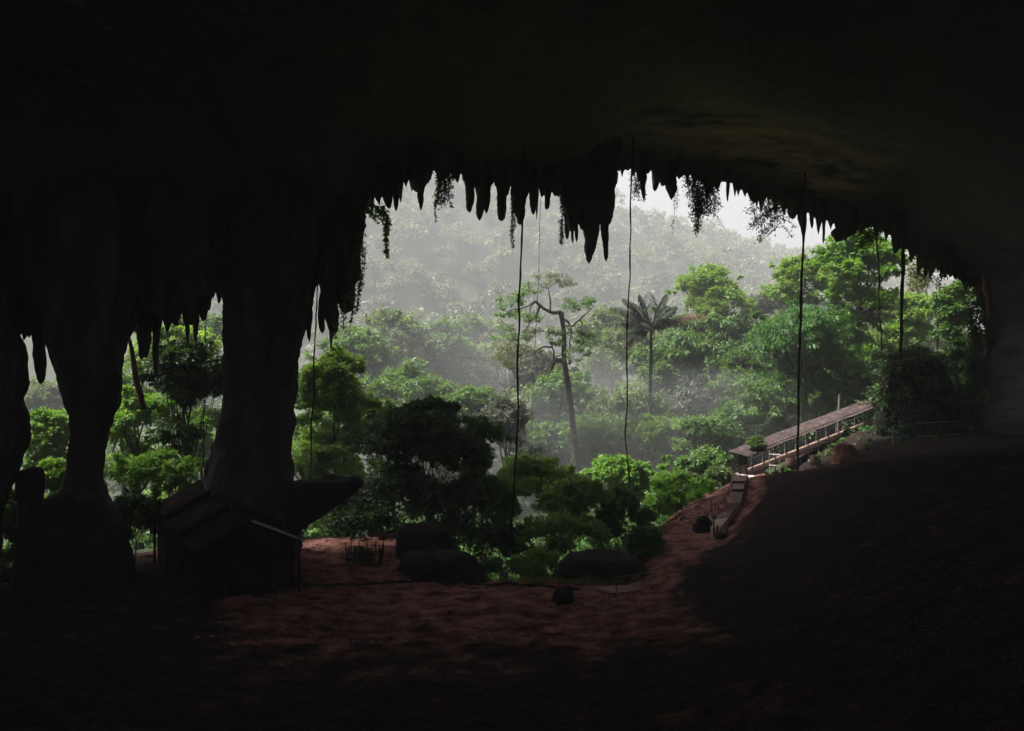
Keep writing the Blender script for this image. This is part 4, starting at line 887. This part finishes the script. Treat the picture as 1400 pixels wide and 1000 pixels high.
# concrete landing
A_, B_ = P(1022, 652, 98.5), P(1092, 649, 101)
tag(G().beam(A_ + [0, 1.2, -.25], B_ + [0, 1.2, -.25], 2.6, .5).build('landing_slab', M['white'], smooth=False), 'long pale concrete slab at the foot of the covered walkway', 'slab')
t = P(1041, 675, 95)
rock('earth_bank', 'bare reddish earth bank below the concrete slab beside the stairs', [(654, 1024, 1075), (662, 1020, 1066), (672, 1022, 1056), (681, 1028, 1046), (700, 1030, 1044)], 97, cat='earth bank', mat='earth', depth=.35, amp=.15, flute=.1, seed=33)
p = P(1042, 656, 94.5); tag(G().beam(p - [0, 0, 2.3], p + [0, 0, .2], .1, .1).build('leaning_post', M['rail']), 'single iron post standing on the bare earth bank', 'post')

# ------------------------------------------------------------------ covered walkway
o = root('covered_walkway', P(1022, 650, 100), 'covered walkway with a long rusty corrugated roof climbing the right slope', 'covered walkway')
f0, f1 = P(1024, 649, 100), P(1214, 572, 117)
e0 = np.array(P(1030, 618, 100)); 
W = f1 - f0; Lw = np.linalg.norm(W[:2]); u = W / np.linalg.norm(W); hd = np.array([W[0], W[1], 0]) / Lw; nb = np.array([-hd[1], hd[0], 0])   # nb points away from the viewer
N = 14
at = lambda t, b, z: f0 + W * t + nb * b + np.array([0, 0, z])
G().beam(at(-.01, 1.0, -.1), at(1, 1.0, -.1), 2.0, .16).build('deck', M['plank'], o, smooth=False)
n = 260; vv, ff = [], []
for k in range(n + 1):
    tq = -.03 + 1.06 * k / n; c = .05 * math.sin(k * 1.5)
    for j in range(5):
        b = -.55 + 3.1 * j / 4; z = 2.55 + 0.42 * j / 4 + c + .03 * math.sin(k * .13 + j)
        vv.append(at(tq, b, z)); vv.append(at(tq, b, z - .05))
for k in range(n):
    for j in range(4):
        p0 = k * 10 + j * 2; p1 = p0 + 10
        ff.append((p0, p1, p1 + 2, p0 + 2)); ff.append((p0 + 1, p0 + 3, p1 + 3, p1 + 1))
    ff.append((k * 10, k * 10 + 1, k * 10 + 11, k * 10 + 10)); ff.append((k * 10 + 8, k * 10 + 18, k * 10 + 19, k * 10 + 9))
link_mesh('roof', vv, ff, M['rust'], o, smooth=False)
for k in range(N):
    tq = .02 + .96 * k / (N - 1)
    for b, z1 in ((.02, 2.62), (1.98, 2.85)):
        G().beam(at(tq, b, -1.6 if b < 1 else -.6), at(tq, b, z1), .13, .13).build('post', M['postmetal'], o)
G().beam(at(0, .0, 2.62), at(1, .0, 2.62), .1, .14).build('eave_beam', M['darkwood'], o)
G().beam(at(0, 2.0, 1.0), at(1, 2.0, 1.0), .06, .08).build('handrail', M['rail'], o)
g = G()
for k in range(5): g.box(at(-.005, .25 + k * .3, 1.15), (.28, .06, 2.5), (nb, u, np.array([0, 0, 1.])))
g.build('end_boarding', M['darkwood'], o, smooth=False)
# moss tuft on the roof
tree('roof_fern', 'tuft of pale ferns growing on the lower end of the walkway roof', 1036, 607, 26, 12, 101, 'pale', 900, 3.6, 6, .5, cat='fern', tr=.03, base_py=612)

# signs and fixtures
def board(label, x0, y0, x1, y1, Y, mat, cat='sign board', legs=True, hole=None):
    a, b = P(x0, y0, Y), P(x1, y1, Y)
    o = root('sign_board', [(a[0] + b[0]) / 2, Y, b[2] - .9], label, cat)
    c = (a + b) / 2; G().box(c, (b[0] - a[0], .07, a[2] - b[2])).build('panel', M[mat], o)
    for x in (a[0] + .12, b[0] - .12): G().beam([x, Y + .07, b[2] - 1.0], [x, Y + .07, a[2] - .05], .07, .06).build('leg', M['rail'], o)
    if hole:
        hx, hy = hole; hp = P(hx, hy, Y) - [0, .05, 0]; G().box(hp, (.28, .04, .28)).build('dark_emblem', M['rail'], o)
board('blank faded red notice board beside the thick rope', 1074, 626, 1088, 640, 97.5, 'pinkboard')
board('faded red board with a small dark square in its corner, right of the thick rope', 1107, 623, 1119, 637, 97.5, 'pinkboard', hole=(1115, 628))
board('small blue panel under the ivy-covered rock', 1232, 594, 1244, 604, 100, 'blue')
o = root('open_frame', P(1059, 651, 99), 'open frame of two posts and two pale bars beside the blank notice board', 'frame')
for x in (1052, 1066): G().beam(P(x, 652, 99), P(x, 616, 99), .1, .1).build('post', M['postmetal'], o)
for y in (621, 636): G().beam(P(1052, y, 98.9), P(1067, y + 1, 98.9), .12, .14).build('bar', M['white'], o)
a, b = P(1221, 618, 99), P(1246, 614, 99)
tag(G().beam(a - [0, 0, .2], b - [0, 0, .2], .5, .9).build('low_wall', M['white'], smooth=False), 'low whitish wall below the blue panel', 'wall')
p = P(1221, 622, 98.5); tag(G().beam(p - [0, 0, .6], p + [0, 0, 3.6], .12, .12).build('iron_post', M['postmetal']), 'thin upright post left of the blue panel', 'post')
o = root('iron_railing', P(1280, 602, 101), 'iron railing with thin bars right of the blue panel', 'railing')
for x in (1254, 1268, 1282, 1297, 1311): G().beam(P(x, 606, 101), P(x, 576, 101), .07, .07).build('post', M['rail'], o)
for y0, y1 in ((579, 576), (597, 594), (600, 598)): G().beam(P(1253, y0, 101), P(1312, y1, 101), .06, .1).build('rail', M['palerail'], o)
g = G()
for x in np.arange(1256, 1311, 3.2): g.beam(P(x, 598, 101.1), P(x, 579, 101.1), .03, .03)
g.build('bars', M['rail'], o)
o = tag(G().box(P(1279, 609, 100), (1.6, .8, 1.0)).build('storage_crate', M['pinkboard'], smooth=False), 'dull reddish crate in front of the iron railing', 'crate')
v, f = tube([P(1250, 620, 99), P(1250, 611, 99), P(1250, 606, 99)], [.42, .46, .40], 14); tag(link_mesh('plastic_drum', v, f, M['moss']), 'small mossy yellow-green drum beside the low whitish wall', 'drum')

# ------------------------------------------------------------------ undergrowth and far forest
def outside_ok(ux, uy):
    keep = ~((uy < 74) & (ux > -32) & (ux < -2)) & ~((ux > 10) & (uy < 98) & (ux > (uy - 62) * .55))
    return keep & ~((ux > 25) & (ux <= 54) & (uy < 121)) & ~((ux > 54) & (uy < 103.5)) & ~((ux < -28) & (uy < 67)) & ~((uy < 66.5) & (ux > -32) & (ux < 10))
nq = 1500
ux = np.concatenate([rng.uniform(-60, 65, nq), rng.uniform(-10, 26, 350), rng.uniform(54, 75, 120)]); uy = np.concatenate([67 + 110 * rng.random(nq) ** 1.3, rng.uniform(68, 100, 350), rng.uniform(104, 125, 120)])
kp = outside_ok(ux, uy); ux, uy = ux[kp], uy[kp]; uz = ground_np(ux, uy)
ur = (0.9 + 2.0 * rng.random(len(ux)) ** 1.5) * np.where(uy > 104, 1.2 + (uy - 66) / 60, .75 + (uy - 66) / 90)
fxx = np.concatenate([rng.uniform(31, 50, 130), rng.uniform(36, 60, 60)]); fyy = np.concatenate([98 + (fxx[:130] - 30) * .72 + rng.uniform(-5, 2, 130), rng.uniform(96, 103, 60)])
ux, uy, uz, ur = np.concatenate([ux, fxx]), np.concatenate([uy, fyy]), np.concatenate([uz, ground_np(fxx, fyy)]), np.concatenate([ur, rng.uniform(.3, .75, 190)])
for mt in ('deep', 'mid'):
    sel = rng.random(len(ux)) < .5
    cs_ = [(np.array([a, b, c + r_ * .35]), r_) for a, b, c, r_ in zip(ux[sel], uy[sel], uz[sel], ur[sel])]
    v, f = crown_leaves(cs_, 170000, .5, .4, .8, .45, .1)
    if mt == 'deep': V1, F1 = v, f
    else: V1 = np.concatenate([V1, v]); F1 = np.concatenate([F1, f + len(V1) - len(v)])
ug = stuff(link_mesh('undergrowth', V1, F1, M['deep'], loc=(0, 0, 0), smooth=False)); ug.data.materials.append(M['mid'])
ug.data.polygons.foreach_set('material_index', np.repeat([0, 1], len(F1) // 2).astype(np.int32))
# wood on the valley floor between the clearing and the hill
cs_ = []
for _ in range(230):
    y = rng.uniform(150, 255); x = rng.uniform(-.5, .5) * y
    z = gz(x, y) if y < 200 else float(hill_np([x], [y])[0]); r_ = rng.uniform(4, 7)
    cs_ += cushions_for(np.array([x, y, z + rng.uniform(5, 12)]), r_, r_, r_ * .8, 9, .42)
v, f = crown_leaves(cs_, 220000, .95, .4, .8, .5, .1)
stuff(link_mesh('valley_wood', v, f, M['mid'], loc=(0, 0, 0), smooth=False))
# rubble and leaf litter on the red slope and the floor
VR, FR, k0 = [], [], 0
ico = [(0, 0, 1), (.9, 0, .3), (.3, .85, .3), (-.7, .5, .35), (-.7, -.5, .25), (.3, -.85, .3), (.7, .5, -.4), (-.3, .8, -.4), (-.9, 0, -.4), (-.3, -.8, -.4), (.7, -.5, -.4), (0, 0, -.8)]
icf = [(0, 1, 2), (0, 2, 3), (0, 3, 4), (0, 4, 5), (0, 5, 1), (1, 6, 2), (2, 6, 7), (2, 7, 3), (3, 7, 8), (3, 8, 4), (4, 8, 9), (4, 9, 5), (5, 9, 10), (5, 10, 1), (1, 10, 6), (11, 7, 6), (11, 8, 7), (11, 9, 8), (11, 10, 9), (11, 6, 10)]
for _ in range(6000):
    if rng.random() < .25: y = rng.uniform(74, 98); x = (y - 62) * .6 + 1.8 + rng.random() ** 1.5 * 3.2; r_ = .06 + .25 * rng.random() ** 6 * 2
    else: y = rng.uniform(47, 72); x = rng.uniform(-19, min(12, (y - 40) * .8)); r_ = .03 + .12 * rng.random() ** 5 * 2
    vv = np.array(ico) * (r_ * (.7 + .6 * rng.random((12, 1)))) * np.array([1.2, 1, .6]) + np.array([x, y, 0]); VR.append(vv); FR += [tuple(i + k0 for i in q) for q in icf]; k0 += 12
VR = np.concatenate(VR); cz = ground_np(VR.reshape(-1, 12, 3)[:, :, 0].mean(1), VR.reshape(-1, 12, 3)[:, :, 1].mean(1)); VR[:, 2] += np.repeat(cz, 12)
stuff(link_mesh('rubble', VR, FR, M['earth'], loc=(0, 0, 0), smooth=False))
# grass fringe along the floor edge
n = 1600; gx = rng.uniform(0.5, 10, n); gy = 61.5 + rng.random(n) * 2.5; b = np.stack([gx, gy, ground_np(gx, gy)], 1)
ax = rdir(n) * .5 + [0, 0, 1.]; v, f = leaf_quads(b, ax, rdir(n), .25 + .35 * rng.random(n), .05 + .05 * rng.random(n))
stuff(link_mesh('grass', v, f, M['olive'], loc=(0, 0, 0), smooth=False))

VV, FF, n0 = [], [], 0
yy = 212.0
while yy < 470:
    xx = -.53 * yy + rng.random() * 8
    while xx < .53 * yy:
        x, y = xx + rng.normal() * 2.5, yy + rng.normal() * 2.5
        z = float(hill_np([x], [y])[0]); r = rng.uniform(3.2, 6.8) * (1.25 if rng.random() < .15 else 1); hgt = rng.uniform(3, 9) + (5 if rng.random() < .15 else 0)
        cush = cushions_for(np.array([x, y, z + hgt]), r, r, r * .85, 7, .4)
        v, f = crown_leaves(cush, 300, 1.15, .3, .9, .6, .1)
        VV.append(v); FF.append(f + n0); n0 += len(v)
        xx += 8.6
    yy += 6.8 + (yy - 212) * .012
stuff(link_mesh('hill_forest', np.concatenate(VV), np.concatenate(FF), M['hill'], loc=(0, 0, 0), smooth=False))

# ------------------------------------------------------------------ air
HAZE = 0.0008
m, nt, out = new_mat('haze_air')
pv = nt.nodes.new('ShaderNodeVolumePrincipled'); pv.inputs['Color'].default_value = (0.92, 0.91, 0.97, 1); pv.inputs['Density'].default_value = HAZE; pv.inputs['Anisotropy'].default_value = 0.0
nt.links.new(pv.outputs[0], out.inputs['Volume'])
me = bpy.data.meshes.new('haze')
x0, x1, y0, y1, z0, z1 = -450, 450, -75, 640, -60, 185
me.from_pydata([(x, y, z) for x in (x0, x1) for y in (y0, y1) for z in (z0, z1)], [], [(0, 1, 3, 2), (4, 6, 7, 5), (0, 4, 5, 1), (2, 3, 7, 6), (0, 2, 6, 4), (1, 5, 7, 3)])
me.materials.append(m); hz = bpy.data.objects.new('haze', me); COL.objects.link(hz); hz['kind'] = 'stuff'

def mist(cx, cy, cz_, rx_, ry_, rz_, dens):
    m, nt, out = new_mat('drifting_mist')
    pv = nt.nodes.new('ShaderNodeVolumePrincipled'); pv.inputs['Color'].default_value = (0.93, 0.92, 0.97, 1); pv.inputs['Density'].default_value = dens
    nt.links.new(pv.outputs[0], out.inputs['Volume'])
    a, b = 40, 20; vv = [(0, 0, 1)]; ff = []
    for i in range(1, b):
        for k in range(a):
            th = math.pi * i / b; vv.append((math.sin(th) * math.cos(2 * math.pi * k / a), math.sin(th) * math.sin(2 * math.pi * k / a), math.cos(th)))
    vv.append((0, 0, -1)); vv = np.array(vv)
    q = lambda i, k: 1 + (i - 1) * a + k % a
    for k in range(a): ff.append((0, q(1, k), q(1, k + 1))); ff.append((len(vv) - 1, q(b - 1, k + 1), q(b - 1, k)))
    for i in range(1, b - 1):
        for k in range(a): ff.append((q(i, k), q(i + 1, k), q(i + 1, k + 1), q(i, k + 1)))
    vv = vv * (1 + .18 * fbm(vv * 1.6 + cx, 2))[:, None] * np.array([rx_, ry_, rz_]) + np.array([cx, cy, cz_])
    stuff(link_mesh('mist', vv, ff, m, loc=(cx, cy, cz_)))
mist(0, 318, 30, 330, 110, 95, .0011)
mist(-12, 158, 8, 42, 20, 19, .0045)
mist(22, 128, 3, 32, 15, 14, .006)
mist(-30, 128, -2, 20, 10, 6, .008)
# ------------------------------------------------------------------ light
SUN_EL, SUN_AZ = 61.0, -86.0    # azimuth measured from +Y (straight out of the cave) towards +X
w = bpy.data.worlds.new('World'); scene.world = w; w.use_nodes = True
nt = w.node_tree; nt.nodes.clear()
sky = nt.nodes.new('ShaderNodeTexSky'); sky.sky_type = 'NISHITA'; sky.sun_disc = False
sky.sun_elevation = math.radians(SUN_EL); sky.sun_rotation = math.radians(SUN_AZ); sky.air_density = 1.0; sky.dust_density = 6.0; sky.ozone_density = 1.0
hs = nt.nodes.new('ShaderNodeHueSaturation'); hs.inputs['Saturation'].default_value = 0.18
bg = nt.nodes.new('ShaderNodeBackground'); bg.inputs['Strength'].default_value = 0.053
ow = nt.nodes.new('ShaderNodeOutputWorld')
nt.links.new(sky.outputs[0], hs.inputs['Color']); nt.links.new(hs.outputs[0], bg.inputs[0]); nt.links.new(bg.outputs[0], ow.inputs[0])
sl = bpy.data.lights.new('sun', 'SUN'); sl.energy = 5.0; sl.angle = math.radians(10); sl.color = (1.0, 0.97, 0.92)
so = bpy.data.objects.new('sun', sl); COL.objects.link(so)
el, az = math.radians(SUN_EL), math.radians(SUN_AZ)
dirv = Vector((math.sin(az) * math.cos(el), math.cos(az) * math.cos(el), math.sin(el)))
so.rotation_euler = dirv.to_track_quat('Z', 'Y').to_euler()

# ------------------------------------------------------------------ camera
cd = bpy.data.cameras.new('camera'); cd.lens = 28; cd.sensor_width = 36; cd.clip_start = 0.1; cd.clip_end = 3000
co = bpy.data.objects.new('camera', cd); COL.objects.link(co); co.location = (0, 0, H); co.rotation_euler = (math.pi / 2, 0, 0)
scene.camera = co
scene.view_settings.view_transform = 'Standard'; scene.view_settings.look = 'None'; scene.view_settings.exposure = 1.5; scene.view_settings.gamma = 1.0
c = scene.cycles
c.use_denoising = True; c.max_bounces = 6; c.diffuse_bounces = 3; c.glossy_bounces = 2; c.transmission_bounces = 4; c.volume_bounces = 1; c.transparent_max_bounces = 4
c.sample_clamp_indirect = 4.0; c.caustics_reflective = False; c.caustics_refractive = False
for o in list(bpy.data.objects):
    if '_o' in o: del o['_o']
